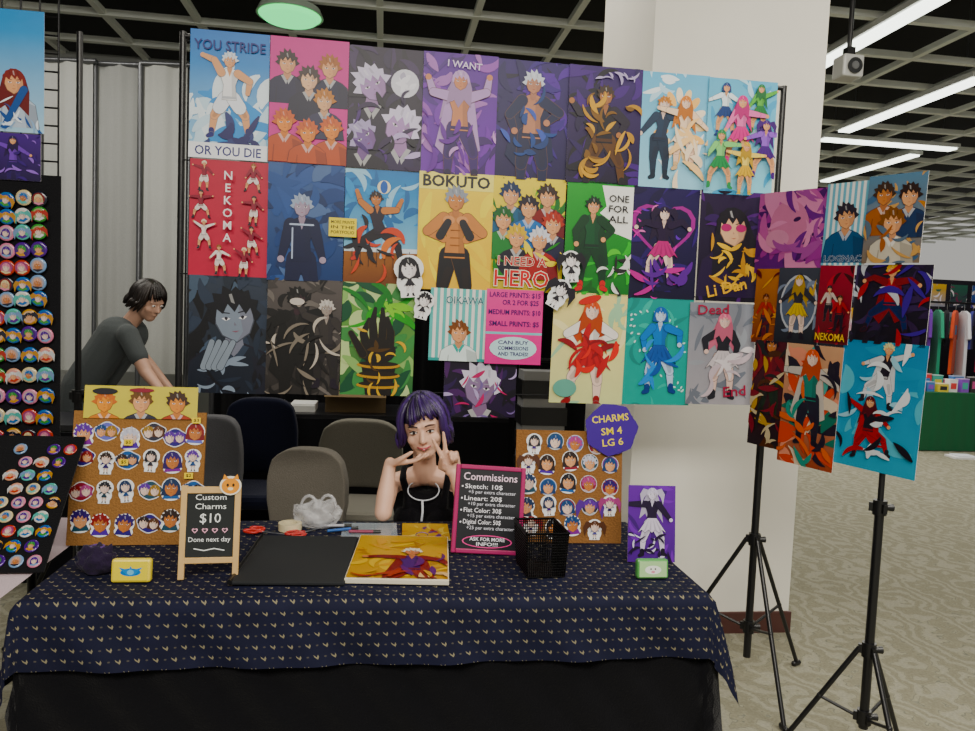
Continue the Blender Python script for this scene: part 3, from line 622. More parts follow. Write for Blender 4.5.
# ------------------------------------------------------------ main table
TZ = .75
A0 = onz(20, 603, TZ); TL = 1.77; TD = .72
TM = basis(U, V, Z, Vector((A0.x, A0.y, 0)))
e = empty('folding_table', TM, 'long folding table under dark patterned cloth', 'table')
m = MB(); m.box((TL / 2, TD / 2, TZ - .022), (TL - .01, TD - .01, .032), 'b8b4a8'); mk('table_top', m, 'plastic', parent=e, bevel=.006)
for x in (.2, TL - .2):
    for y in (.08, TD - .08):
        m = MB(); m.cyl((x, y, 0), (x, y, TZ - .04), .014, .014, '55565a', 12); m.sph((x, y, .018), .018, '222222', 10); mk('leg', m, 'metal', parent=e)
def drape(name, ovf, ovs, ovb, base, slope, wave, mats, label, z0, amp=.012, sside=None, col='0c0c10'):
    m = MB(); m.uvs = []
    ca = [-ovs + ovs * i / 18 for i in range(18)] + [TL * i / 110 for i in range(111)] + [TL + ovs * (i + 1) / 18 for i in range(18)]
    cb = [-ovf + ovf * i / 18 for i in range(18)] + [TD * i / 30 for i in range(31)] + ([TD + ovb] if ovb else [])
    vs = []; uvs = []
    for b in cb:
        for a in ca:
            dx = a if a < 0 else (a - TL if a > TL else 0); dy = b if b < 0 else (b - TD if b > TD else 0)
            d = hypot(dx, dy); x = min(max(a, 0), TL); y = min(max(b, 0), TD); z = z0
            if d > 0:
                nx_, ny_ = dx / d, dy / d
                k = min(d / .03, 1)
                ph = a * wave + b * wave * .8 + 4 * math.atan2(dy, dx if abs(dx) > 1e-6 else 1e-6)
                ss = sside or slope
                if dx < 0: ss = slope + (ss - slope) * .45
                sl = slope + (ss - slope) * abs(nx_)
                o = base * k + sl * d + amp * min(1, d * 5) * (sin(ph) + .5 * sin(ph * 2.3 + 1))
                x += nx_ * o; y += ny_ * o; z = z0 - max(0, d - .008)
                z = max(z, .012)
            else: z += .0012 * sin(a * 9 + b * 13) + .001 * sin(a * 31 + 2) * sin(b * 17)
            vs.append((x, y, z)); uvs.append((a, b))
    n = len(ca)
    fs = [(j * n + i, j * n + i + 1, (j + 1) * n + i + 1, (j + 1) * n + i) for j in range(len(cb) - 1) for i in range(n - 1)]
    m.add(vs, fs, col, smooth=True); m.uvs = uvs
    return mk(name, m, mats, TM, label=label, cat='tablecloth')
drape('under_tablecloth', .745, .745, .0, .004, .008, 38, 'fabric', 'plain black tablecloth reaching the floor', TZ - .001, amp=.008, sside=.14)
drape('patterned_tablecloth', .178, .25, .05, .016, .07, 16, 'cloth', 'navy tablecloth with small gold chevrons on table', TZ + .006, amp=.009, sside=.3)
TT = TZ + .009
# ------------------------------------------------------------ neighbour table & button displays
nt_ = empty('neighbour_table', basis(U, V, Z, Vector((A0.x, A0.y, 0)) - U * 1.045 + V * .02), 'small table with pale pink cloth beside the dark table', 'table')
m = MB(); m.box((.45, .36, TZ - .02), (.9, .7, .03), 'b8b4a8'); mk('table_top', m, 'plastic', parent=nt_)
for x in (.08, .8):
    for y in (.08, .62):
        m = MB(); m.cyl((x, y, 0), (x, y, TZ - .03), .014, .014, '55565a', 10); mk('leg', m, 'metal', parent=nt_)
m = MB(); N = 40
vs = []; 
for j in range(3):
    for i in range(N + 1):
        x = .99 * i / N; vs.append((x, (.74, .0, -.02 + .012 * sin(x * 40))[j], (TZ + .004, TZ + .004, .02)[j]))
m.add(vs, [(j * (N + 1) + i, j * (N + 1) + i + 1, (j + 1) * (N + 1) + i + 1, (j + 1) * (N + 1) + i)[::-1] for j in range(2) for i in range(N)], 'c0adb4', smooth=False)
mk('tablecloth', m, 'fabric', parent=nt_, label='pale pink tablecloth')
LP = J(30, 300, 2.42)
def onleft(px, py, off): return basis(U, Z, -V, hit(px, py, LP, V) - V * off)
g = empty('gridwall_panel', Matrix.Translation(Vector((0, 0, 0))), 'black wire gridwall panel standing on neighbouring table', 'display rack')
m = MB(); q0 = hit(56, 445, LP, V)
xr = q0 + V * .01
for i in range(13):
    p = xr - U * (i * .055); m.cyl((p.x, p.y, TZ + .007), (p.x, p.y, 2.5), .003, .003, '101012', 6)
for i in range(32):
    z = TZ + .012 + i * .0555; p = Vector((xr.x, xr.y, z)); m.cyl(p, p - U * .66, .003, .003, '101012', 6)
mk('wire_grid', m, 'metal', parent=g)
m = MB(); p = xr - U * .33 - V * .004; m.box((0, 0, 0), (.68, .004, .87), '131316', M=basis(U, V, Z, Vector((p.x, p.y, hit(40, 313, LP, V).z))))
mk('backing_cloth', m, 'fabric', parent=g, label='black felt backing')
poster(20, 72, 50, 122, pL1, 'sky blue print of red-haired figure on gridwall', LP, U, .006, group='art prints on the gridwall')
poster(18, 157, 46, 47, pL2, 'violet print of long-haired figure on gridwall', LP, U, .001, group='art prints on the gridwall')
BC = ['b83a2a', '2a6ab0', 'd8c8a0', 'd890a8', '6ab8b0', 'd8d8d8', '5a3a8a', '1a1a2a', 'c89030', '4a904a', 'd8a890', '88a4c8']
BM = []
for i in range(12):
    a = Art(.044, .044, noclip=True)
    r = .022; n = 24; vs = []; 
    prof = [(r * .92, 0), (r, .0015), (r * .96, .0035), (r * .8, .0048), (0.0001, .0056)]
    for rr, z in prof:
        for k in range(n): t = 2 * pi * k / n; vs.append((rr * cos(t), rr * sin(t), z))
    fs = [(j * n + k, j * n + (k + 1) % n, (j + 1) * n + (k + 1) % n, (j + 1) * n + k) for j in range(4) for k in range(n)]
    a.add(vs, fs, BC[i], smooth=True); a.add(vs[:n], [tuple(range(n))[::-1]], '888888')
    a.z = .0057; a.hh = 1; a.ell(.5, .5, .37, .37, mixc(BC[i], BC[(i * 5 + 1) % 12], .4)); a.poly([(.2, .22), (.35, .34), (.65, .34), (.8, .22), (.5, .1)], BC[(i * 7 + 2) % 12]); a.head(.5, .5, .5, random.choice([SK, PALE, SK2]), BC[(i * 5 + 3) % 12], random.choice(['spiky', 'bob', 'tails']))
    BM.append(a.mesh('badge', ('gloss',)))
def badge(M, group, lab='round glossy pin badge with small drawn face'):
    i = random.randrange(12); return mk('pin_badge', None, mesh=BM[i], M=M @ Matrix.Rotation(ru(-.3, .3), 4, 'Z'), label=lab, cat='badge', group=group)
ys = [199, 216, 233, 250, 267, 284, 300, 317, 335, 355, 375, 396, 416, 436]
SB = Matrix.Scale(1.14, 4)
for j, y in enumerate(ys):
    for i, x in enumerate((7, 23.5, 39.5)):
        xx = x + (1 - j / 14) * 1 + (7 if j > 6 else 0); 
        if j > 6 and i == 0: badge(onleft(xx - 15.5, y + ru(-1, 1), .007) @ SB, 'pin badges on the black gridwall')
        badge(onleft(xx + ru(-1, 1), y + ru(-1.5, 1.5), .007) @ SB, 'pin badges on the black gridwall')
b0 = onz(44, 573, TT); tl = radians(42)
up = (Z * cos(tl) + V * sin(tl)); nn = U.cross(up)
BMx = basis(U, up, nn, b0 + nn * .006)
m = MB(); m.box((-.2, .215, -.003), (.4, .43, .006), '0f0f12'); mk('badge_board', m, 'fabric', BMx, label='black felt board leaning on pink table', cat='board')
for j in range(9):
    for i in range(4):
        if (j % 2 and i == 3) or rnd() < .08: continue
        badge(BMx @ Matrix.Translation((-.03 - .046 * i - (j % 2) * .02, .03 + .044 * j, .0005)) @ Matrix.Scale(.86, 4), 'pin badges on the leaning board')
tripod(base_of(79, 200, J(79, 200, 3.1), V), J(77, 32, 3.1).z, .6, .3, 1.0, 'black pole stand behind the gridwall')
# ------------------------------------------------------------ cork boards
def lean_frame(px, py, tilt, turn=0):
    o = onz(px, py, TT); x = Matrix.Rotation(turn, 3, 'Z') @ U; y0 = Z.cross(x) ; up = Z * cos(tilt) + y0 * sin(tilt); return basis(x, up, x.cross(up), o)
def corkboard(M, w, h, label, col='a5753f'):
    e = empty('cork_board', M, label, 'board'); t = .01
    m = MB(); m.box((0, h / 2, -t / 2), (w, h, t), col); mk('cork_panel', m, 'cork', parent=e)
    back = -Vector(M.col[2][:3])
    top = Vector((0, h * .6, -t)); dirw = Vector((back.x, back.y, 0)).normalized()
    footw = M @ top + dirw * .1; footw.z = TT; foot = M.inverted() @ footw
    m = MB(); m.cyl(top, foot, .006, .006, '4a3520', 8); mk('support_leg', m, 'wood', parent=e)
    return e
SKC = [SK, PALE, SK2]
HC = ['3a2a6a', '2a1c18', '9a7a3a', '8a3a3a', 'c8c8d8', '2a4a7a', 'a85a88', '2a3a5a', '5a3a28', '6a4a9a', '1a1a22']
CC = ['3a2f78', '5a3f9a', '2a2a3a', '8a2a3a', '7a7ac0', '2a5a9a', '2a4a5a', '7a3a8a']
def rsticker(kind):
    h, c, sk = random.choice(HC), random.choice(CC), random.choice(SKC)
    def f(a):
        if kind == 'bust':
            a.ell(.5, .66, .48, .5, 'f4f4f2'); a.ell(.5, .25, .46, .27, 'f4f4f2')
            a.poly([(.08, .08), (.92, .08), (.8, .38), (.5, .46), (.2, .38)], c); a.head(.5, .64, .86, sk, h, random.choice(['spiky', 'bob', 'spiky']))
        elif kind == 'wide':
            a.poly([(.5 + .52 * cos(t) * (1 + .08 * sin(5 * t)), a.hh / 2 + a.hh * .56 * sin(t) * (1 + .08 * cos(4 * t))) for t in [2 * pi * i / 26 for i in range(26)]], 'e4e4e8')
            a.poly([(.5 + .48 * cos(t) * (1 + .08 * sin(5 * t)), a.hh / 2 + a.hh * .5 * sin(t) * (1 + .08 * cos(4 * t))) for t in [2 * pi * i / 26 for i in range(26)]], c); a.ell(.5, a.hh * .5, .2, a.hh * .3, mixc(c, 'ffffff', .3)); a.head(.28, a.hh / 2, a.hh * .7, sk, h); a.head(.7, a.hh / 2, a.hh * .66, sk, random.choice(HC), 'bob')
        elif kind == 'round':
            a.ell(.5, .5, .5, .5, 'd2d2d8'); a.ell(.5, .5, .46, .46, c); a.poly([(.15, .2), (.85, .2), (.7, .06), (.5, .04), (.3, .06)], mixc(c, 'ffffff', .4)); a.head(.5, .48, .78, sk, h, random.choice(['spiky', 'bob', 'tails']))
        else: chibi(h, c)(a)
    return f
def put(board, x, y, w, h, kind, group, lab=None):
    M = board @ Matrix.Translation((x, y, .0005)) @ Matrix.Rotation(ru(-.12, .12), 4, 'Z')
    sticker(M, w, h, rsticker(kind), lab or {'bust': 'die-cut vinyl sticker of a drawn face on cork', 'wide': 'wide purple double-face sticker on cork', 'round': 'round charm with drawn face on cork', 'chibi': 'white-edged full-figure sticker on cork'}[kind], 'sticker' if kind != 'round' else 'charm', 'sticker' if kind != 'round' else 'charm', group)
C1 = lean_frame(134, 545, .16, .03); w1, h1 = .385, .405
corkboard(C1, w1, h1, 'brown cork board of stickers leaning on the table', '8c6234')
def hdr(a):
    a.rect(0, 0, 1, a.hh, 'd0c468'); a.bust(.18, .15, .19, 'e8a060', 'c86a2a', 'd07c2a'); a.bust(.5, .16, .2, SK, '6a4a2a', '2a2a3a'); a.bust(.82, .15, .19, 'd89868', '3a2418', 'a83c1c')
a = Art(.33, .10); hdr(a); a.ell(.18, .25, .11, .03, '17151c'); a.ell(.5, .265, .11, .02, '8a2a3a')
mk('header_card', a, 'print', C1 @ Matrix.Translation((-.0, h1 + .028, .004)), label='yellow header card with three drawn busts', cat='card')
G = 'stickers on the tall cork board'
cols = [-.158, -.095, -.03, .037, .102, .16]
row = [(.345, ['bust', 'wide', 'bust', 'wide', 'wide', 'bust']), (.26, ['wide', 'chibi', 'wide', 'chibi', 'bust', 'chibi']), (.17, ['wide', 'chibi', 'chibi', 'wide', 'bust', 'wide']), (.07, ['bust', 'bust', 'bust', 'wide', 'bust', 'bust'])]
for y, ks in row:
    for x, k in zip(cols, ks):
        y_ = y - .01 if y == .345 else y
        put(C1, x + ru(-.004, .004), y_ + ru(-.012, .012), {'bust': .06, 'wide': .07, 'chibi': .054}[k], {'bust': .074, 'wide': .05, 'chibi': .074}[k], k, G)
def ptag(t):
    def f(a): a.rect(0, 0, 1, a.hh, 'f0d030'); a.text(t, .5, a.hh / 2, .36, '2a2010', .6)
    return f
for x, y, t in ((-.04, .25, '$5'), (.165, .38, '$3'), (.15, .21, '$2'), (-.03, .31, '$5')):
    sticker(C1 @ Matrix.Translation((x, y, .01)), .026, .018, ptag(t), 'tiny yellow price tag on cork board', 'price_tag', 'tag', 'price tags on the cork board')
C2 = lean_frame(568, 543, .14, -.03); w2, h2 = .36, .37
corkboard(C2, w2, h2, 'brown cork board of charms leaning on the table', '845a30')
G = 'charms on the small cork board'
for y, ks in ((.33, ['chibi', 'round', 'round', 'round']), (.262, ['chibi', 'bust', 'bust', 'round', 'round']), (.19, ['bust', 'round', 'bust', 'round', 'round']), (.118, ['bust', 'chibi', 'round', 'round', 'chibi']), (.05, ['chibi', 'bust', 'bust', 'chibi'])):
    for i, k in enumerate(ks):
        put(C2, -.142 + i * .07 + (.02 if len(ks) == 4 else 0) + ru(-.005, .005), y + ru(-.008, .008), .058, {'round': .058, 'bust': .062, 'chibi': .068}[k], k, G)
def charms(a):
    a.poly([(.5 + .52 * cos(2 * pi * i / 28) * (1 + .06 * cos(7 * 2 * pi * i / 28)), .5 + .5 * sin(2 * pi * i / 28) * (1 + .06 * cos(7 * 2 * pi * i / 28))) for i in range(28)], '43208a')
    a.text('CHARMS', .5, .72, .14, 'f0d83a', .74); a.text('SM 4', .5, .47, .14, 'f0d83a', .42); a.text('LG 6', .5, .25, .14, 'f0d83a', .42)
a = Art(.17, .17, noclip=True); a.hh = 1
a.add([((.5 * .17) * 1.0 * cos(t), (.5 * .17) * sin(t), -.002) for t in [2 * pi * i / 28 for i in range(28)]], [tuple(range(28))[::-1]], '43208a'); charms(a)
mk('price_sign', a, 'print', C2 @ Matrix.Translation((.138, h2 + .008, .014)) @ Matrix.Rotation(.12, 4, 'Z'), label='purple scalloped paper sign with yellow charm prices', cat='sign')
# ------------------------------------------------------------ chalk sign
S1 = lean_frame(208, 579, .16, .06); sw, shh = .155, .25
e = empty('chalkboard_sign', S1, 'small wooden framed chalkboard sign on tabletop', 'sign')
m = MB(); wd = 'c9a468'
for g in (-1, 1): m.box((g * (sw / 2 - .008), shh / 2, 0), (.016, shh, .012), wd)
m.box((0, shh - .012, 0), (sw - .03, .018, .012), wd); m.box((0, .05, 0), (sw - .03, .016, .012), wd)
mk('wooden_frame', m, 'wood', parent=e, bevel=.0015)
a = Art(sw - .026, .185); hh = a.hh
a.rect(0, 0, 1, hh, '1b1f20'); W = 'e6eaea'
a.text('Custom', .5, hh - .17, .12, W, .62, off=0); a.text('Charms', .5, hh - .36, .12, W, .62, off=0); a.text('$10', .5, hh - .62, .2, W, .42, off=0)
for i in range(4): a.heart(.2 + .2 * i, hh - .86, .06, 'e8a8c0'); a.heart(.2 + .2 * i, hh - .86, .035, '1b1f20')
a.text('Done next day', .5, hh - 1.06, .1, W, .84, off=0); a.line([(.2, .2), (.4, .16), (.6, .2), (.8, .16)], .01, W)
mk('chalk_panel', a, 'matte', parent=e, M=Matrix.Translation((0, .148, .002)), label='black chalk panel with white lettering')
m = MB()
bk_w = S1 @ Vector((0, shh * .85, -.008)) + V * .09; bk_w.z = TT; bk = S1.inverted() @ bk_w
for g in (-1, 1): m.cyl((g * .055, shh * .85, -.008), (g * .055, bk.y, bk.z), .005, .005, wd, 8)
mk('rear_leg', m, 'wood', parent=e)
def orange(a):
    a.ell(.5, .5, .46, .42, 'f0ece0'); a.ell(.5, .48, .38, .34, 'e8962a'); a.poly([(.15, .75), (.22, 1.0), (.42, .8)], 'e8962a'); a.poly([(.85, .75), (.78, 1.0), (.58, .8)], 'e8962a'); a.ell(.38, .52, .05, .07, '2a1a10'); a.ell(.62, .52, .05, .07, '2a1a10'); a.ell(.5, .36, .12, .07, 'f4e2c0')
sticker(S1 @ Matrix.Translation((.05, shh + .0, .009)), .062, .062, orange, 'orange round charm clipped on chalkboard sign', 'charm', 'charm')
# commissions sign
S2 = lean_frame(486, 554, .2, .0) @ Matrix.Rotation(-.05, 4, 'Z'); sw, shh = .222, .272
e = empty('commission_sign', S2, 'black lettered sign with glittery magenta frame', 'sign')
m = MB(); b = .014
for g in (-1, 1): m.box((g * (sw / 2 - b / 2), shh / 2, 0), (b, shh, .014), 'a0105a'); m.box((0, shh / 2 + g * (shh / 2 - b / 2), 0), (sw - 2 * b, b, .014), 'a0105a')
mk('picture_frame', m, 'plastic', parent=e, bevel=.003)
a = Art(sw - 2 * b + .004, shh - 2 * b + .004); hh = a.hh; a.rect(0, 0, 1, hh, '15151b'); W = 'eceaf2'
a.text('Commissions', .5, hh - .12, .12, 'f0d0e4', .86, off=.005)
y = hh - .28
for t, t2 in (('Sketch: 10$', '+5 per extra character'), ('Lineart: 20$', '+10 per extra character'), ('Flat Color: 30$', '+15 per extra character'), ('Digital Color: 50$', '+25 per extra character')):
    a.ell(.06, y, .014, .014, W); a.text(t, .4, y, .072, W, .6, off=.005); a.text(t2, .54, y - .088, .055, 'd8d8e4', .76, off=0); y -= .185
a.ell(.5, .13, .4, .1, 'e83a90'); a.ell(.5, .13, .38, .085, '15151b'); a.text('ASK FOR MORE', .5, .165, .055, W, .56); a.text('INFO!!!', .5, .09, .055, W, .34)
mk('lettered_panel', a, 'plastic', parent=e, M=Matrix.Translation((0, shh / 2, .003)))
m = MB(); bkw = S2 @ Vector((0, shh * .7, -.008)) + V * .06; bkw.z = TT; m.cyl((0, shh * .7, -.008), S2.inverted() @ bkw, .006, .006, '15151b', 8); mk('support_leg', m, 'plastic', parent=e)
# ------------------------------------------------------------ mesh basket
bo = onz(546, 578, TT); ux = Matrix.Rotation(.05, 3, 'Z') @ U; BM_ = basis(ux, Z.cross(ux), Z, bo + Z * .003)
m = MB(); K = '0d0d0f'; bw, bd, bh = .062, .10, .125
def lp(z, s=1.0, r=.0016):
    c = [(-bw * s, 0, z), (bw * s, 0, z), (bw * s, 2 * bd * s * .8, z), (-bw * s, 2 * bd * s * .8, z)]
    for i in range(4): m.cyl(c[i], c[(i + 1) % 4], r, r, K, 6)
    return c
for i in range(17): lp(bh * i / 16, .88 + .12 * i / 16, .004 if i == 16 else .0015)
c0 = lp(0, .88); c1 = lp(bh, 1, .004)
for i in range(4):
    for k in range(18):
        t = k / 18; m.cyl(Vector(c0[i]).lerp(Vector(c0[(i + 1) % 4]), t), Vector(c1[i]).lerp(Vector(c1[(i + 1) % 4]), t), .0015, .0015, K, 5)
m.box((0, bd * .7, .001), (bw * 1.7, bd * 1.4, .002), K)
mk('wire_basket', m, 'metal', BM_, label='black wire mesh basket on the tabletop', cat='basket')
P1 = lean_frame(651, 562, .14, -.05)
a = Art(.15, .235); a.grad('6c3c9c', '522884'); a.paint(16, ['7d4fae', '462670'], .14); a.fig(.5, .1, 1.4, 'd8d2e4', 'ccc4dc', '201430', 'd6cee0', '1a1226', arms=(-90, 40), legs=(-20, 25), style='tails', skirt=True); a.paint(18, ['d8d4e8', '201430'], .08, .1, .1, .9, .6)
mk('art_print', a, 'print', P1 @ Matrix.Translation((0, .1175, .002)), label='purple print of white-haired figure propped on table', cat='print')
def tin(px, py, w, h, col, fn, lab, turn=0):
    M = lean_frame(px, py, .12, turn); e = empty('card_tin', M, lab, 'tin')
    m = MB(); m.box((0, h / 2, -.012), (w, h, .024), col); mk('case', m, 'plastic', parent=e, bevel=.007)
    a = Art(w * .86, h * .8, .0004); fn(a); mk('card_face', a, 'print', parent=e, M=Matrix.Translation((0, h / 2, .0008)))
tin(130, 583, .1, .062, 'e8d02a', lambda a: (a.rect(0, 0, 1, a.hh, 'f0dc3a'), a.ell(.5, .25, .3, .12, '2a7ac0'), a.poly([(.15, .4), (.45, .32), (.5, .45), (.55, .32), (.85, .4), (.6, .15), (.4, .15)], '3a8ad0'), a.ell(.5, .25, .1, .08, '8ac8e8')), 'small yellow tin with blue drawing on tabletop')
tin(653, 579, .095, .056, '4f9a4a', lambda a: (a.rect(0, 0, 1, a.hh, 'b9dca8'), a.ell(.5, .25, .3, .15, 'f4f8f0'), a.ell(.42, .28, .03, .03, '1a1a1a'), a.ell(.58, .28, .03, .03, '1a1a1a'), a.ell(.5, .18, .07, .04, 'e8a0b0')), 'small green tin with white drawing on tabletop')
# ------------------------------------------------------------ flat items
def flat_quad(p1, p2, p3, p4, th, z=TT):
    a, b, c, d = [onz(*p, z) for p in (p1, p2, p3, p4)]
    o = (a + b + c + d) / 4; x = ((b - a) + (c - d)) / 2; w = x.length; x.normalize(); y = Z.cross(x); h = abs(((d - a) + (c - b)).dot(y)) / 2
    return basis(x, y, Z, Vector((o.x, o.y, z + th / 2))), w, h
M, w, h = flat_quad((238, 586), (346, 586), (356, 540), (255, 538), .012)
e = empty('portfolio', M, 'closed black portfolio lying flat on tabletop', 'portfolio')
m = MB(); m.box((0, 0, 0), (w, h, .01), '14171a'); mk('cover', m, 'matte', parent=e, bevel=.003)
m = MB(); m.cyl((-w / 2, -h / 2, .002), (-w / 2, h / 2, .002), .007, .007, '0e0f10', 10); mk('spine', m, 'plastic', parent=e)
M, w, h = flat_quad((349, 584), (450, 586), (447, 541), (356, 539), .016)
e = empty('art_folder', M, 'clear folder holding a yellow art print', 'folder')
m = MB(); m.box((0, 0, 0), (w, h, .014), 'd8d0b8'); mk('page_stack', m, 'matte', parent=e, bevel=.002)
a = Art(w * .98, h * .97, .0006); a.grad('c8a040', 'b98a2c'); hh = a.hh; a.paint(30, ['d6b45a', 'a8761e', 'cc983a'], .14)
a.fig(.62, -.35, 1.25, 'c88a6a', 'e8e0d0', '4a2a6a', '8a2a22', '3a2a30', arms=(-95, 70), legs=(-30, 30), coat='7a2a2a', fore=(10, -40)); a.paint(16, ['a03a2a', 'd8b88a', '5a2a6a', 'c8982a'], .1, .1, .0, .95, .5)
mk('printed_cover', a, 'print', parent=e, M=Matrix.Translation((0, 0, .0078)))
m = MB(); m.tube([(w * .2 + .02 * cos(t), h / 2 + .004, .008 + .01 * sin(t)) for t in [i * .5 for i in range(13)]], .0015, '6a5a9a', 6); mk('ring_binding', m, 'metal', parent=e)
M, w, h = flat_quad((400, 540), (452, 541), (446, 524), (404, 524), .004)
a = Art(w, h, .002); a.grad('c8a030', 'b88a20'); a.paint(14, ['5a2a7a', 'a03a3a', 'd8c070'], .14); mk('art_print', a, 'print', M, label='small yellow and purple print lying flat', cat='print')
M, w, h = flat_quad((338, 537), (398, 537), (396, 524), (346, 524), .004)
m = MB(); m.box((0, 0, 0), (w, h, .004), 'c8d4dc'); mk('plastic_sleeves', m, 'film', M, label='clear plastic sleeves stacked on tabletop', cat='sleeve')
def scissors(px, py, rot, col, lab):
    o = onz(px, py, TT); M = Matrix.Translation(o + Z * .006) @ Matrix.Rotation(rot, 4, 'Z'); e = empty('scissors', M, lab, 'scissors', 'scissors on the tabletop')
    for g in (-1, 1):
        m = MB(); m.add([(0, g * .004, 0), (.085, g * .001, 0), (0, -g * .006, 0), (0, g * .004, .002), (.085, g * .001, .002), (0, -g * .006, .002)], [(0, 2, 1), (3, 4, 5), (0, 1, 4, 3), (1, 2, 5, 4), (2, 0, 3, 5)], 'b8bcc0'); mk('blade', m, 'metal', parent=e)
        m = MB(); m.tube([(-.03 + .024 * cos(t), g * .018 + .014 * sin(t), 0.001) for t in [2 * pi * i / 16 for i in range(17)]], .0045, col, 8); m.cyl((-.01, g * .012, .001), (.005, 0, .001), .004, .004, col, 8); mk('handle', m, 'plastic', parent=e)
scissors(262, 533, -.3, 'c42a24', 'red-handled scissors lying on tabletop'); scissors(303, 534, .9, 'b82a28', 'red-handled scissors beside tape roll')
o = onz(290, 530, TT); m = MB(); n = 28
vs = []
for r, z in ((.038, 0), (.038, .024), (.024, .024), (.024, 0)):
    for k in range(n): vs.append((r * cos(2 * pi * k / n), r * sin(2 * pi * k / n), z))
m.add(vs, [(j * n + k, j * n + (k + 1) % n, ((j + 1) % 4) * n + (k + 1) % n, ((j + 1) % 4) * n + k) for j in range(4) for k in range(n)], 'd8cba4', smooth=False)
mk('tape_roll', m, 'plastic', Matrix.Translation(o + Z * .001), label='cream masking tape roll on tabletop', cat='tape')
for i, (px, py, r, c) in enumerate(((342, 533, .5, '2a5aa0'), (364, 535, .1, '8a2a4a'), (335, 529, .2, 'a8a8b0'))):
    o = onz(px, py, TT); M = Matrix.Translation(o + Z * .012) @ Matrix.Rotation(r, 4, 'Z'); m = MB(); m.cyl((-.05, 0, 0), (.03, 0, 0), .005, .005, c, 10); m.cyl((.03, 0, 0), (.055, 0, 0), .0058, .005, '222222', 10); mk('marker_pen', m, 'plastic', M, label='thin marker pen lying on tabletop', cat='pen', group='pens on the tabletop')
bm = bmesh.new(); bmesh.ops.create_icosphere(bm, subdivisions=5, radius=1)
for v in bm.verts:
    p = v.co.copy(); k = 1 + .3 * noise.noise(p * 1.8) + .07 * noise.noise(p * 5) + .05 * abs(noise.noise(p * 9))
    v.co = Vector((p.x * .08 * k, p.y * .05 * k, max(0, (p.z + .75) * .05 * k)))
me = bpy.data.meshes.new('bag'); bm.to_mesh(me); bm.free()
at = me.color_attributes.new('Col', 'FLOAT_COLOR', 'CORNER'); at.data.foreach_set('color', [.7, .7, .72, 1] * len(me.loops)); me.materials.append(vcol('bag_film', .22, 0, 40, .2, .5, alpha=.36))
for p in me.polygons: p.use_smooth = True
e = empty('plastic_bag', Matrix.Translation(onz(318, 526, TT) + Z * .001), 'crumpled white plastic carrier bag on tabletop', 'bag')
mk('bag_body', None, mesh=me, parent=e)
m = MB()
for g in (-1, 1): m.tube([(g * .03 + .028 * cos(t) * g, .01 * g, .06 + .045 * sin(t)) for t in [pi * i / 8 for i in range(9)]], [.003, .005, .006, .006, .006, .006, .006, .005, .003], 'd8d8dc', 6)
mk('handle', m, 'film', parent=e)
bm = bmesh.new(); bmesh.ops.create_icosphere(bm, subdivisions=4, radius=1)
for v in bm.verts:
    p = v.co.copy(); k = 1 + .3 * noise.noise(p * 3); v.co = Vector((p.x * .05 * k, p.y * .04 * k, max(0, (p.z + .8) * .04 * k)))
me = bpy.data.meshes.new('pouch'); bm.to_mesh(me); bm.free(); me.materials.append(MT['fabric'])
for p in me.polygons: p.use_smooth = True
at = me.color_attributes.new('Col', 'FLOAT_COLOR', 'CORNER'); at.data.foreach_set('color', [.02, .012, .035, 1] * len(me.loops))
e = empty('fabric_pouch', Matrix.Translation(onz(97, 572, TT)), 'dark purple drawstring pouch on tabletop', 'pouch'); mk('pouch_body', None, mesh=me, parent=e)
m = MB(); m.tube([(.016 * cos(t), .016 * sin(t), .07) for t in [2 * pi * i / 12 for i in range(13)]], .004, '5a3a7a', 6); mk('drawstring', m, 'fabric', parent=e)
# ------------------------------------------------------------ room
m = MB(); m.box((2, 9, -.05), (26, 34, .1), '8f8b78'); mk('floor', m, 'carpet', ROOM, kind='structure')
CZ = 4.0
m = MB(); m.box((2, 9, CZ + .75), (26, 34, .1), '0b0c0c'); mk('ceiling', m, 'matte', ROOM, kind='structure')
GC = 'e6eae2'
m = MB()
for i in range(32): m.box((-10.5 + i * .8, 9, CZ), (.055, 34, .05), GC)
mk('trim_1', m, 'wall', ROOM, kind='structure')
m = MB()
for j in range(44): m.box((2, -7 + j * .75, CZ - .002), (26, .06, .056), GC)
mk('trim_2', m, 'wall', ROOM, kind='structure')
m = MB(); m.box((0, 0, 0), (7.2, .1, CZ), '9a9c9a', M=Matrix.Translation((-2.2, 8.5, CZ / 2))); mk('wall_back', m, 'wall', ROOM, kind='structure')
m = MB(); m.box((-5.85, 4, CZ / 2), (.1, 9, CZ), '55575a'); mk('wall_left', m, 'wall', ROOM, kind='structure')
m = MB(); m.box((8, 24, CZ / 2), (14, .1, CZ), 'a9aba0'); mk('wall_far', m, 'wall', ROOM, kind='structure')
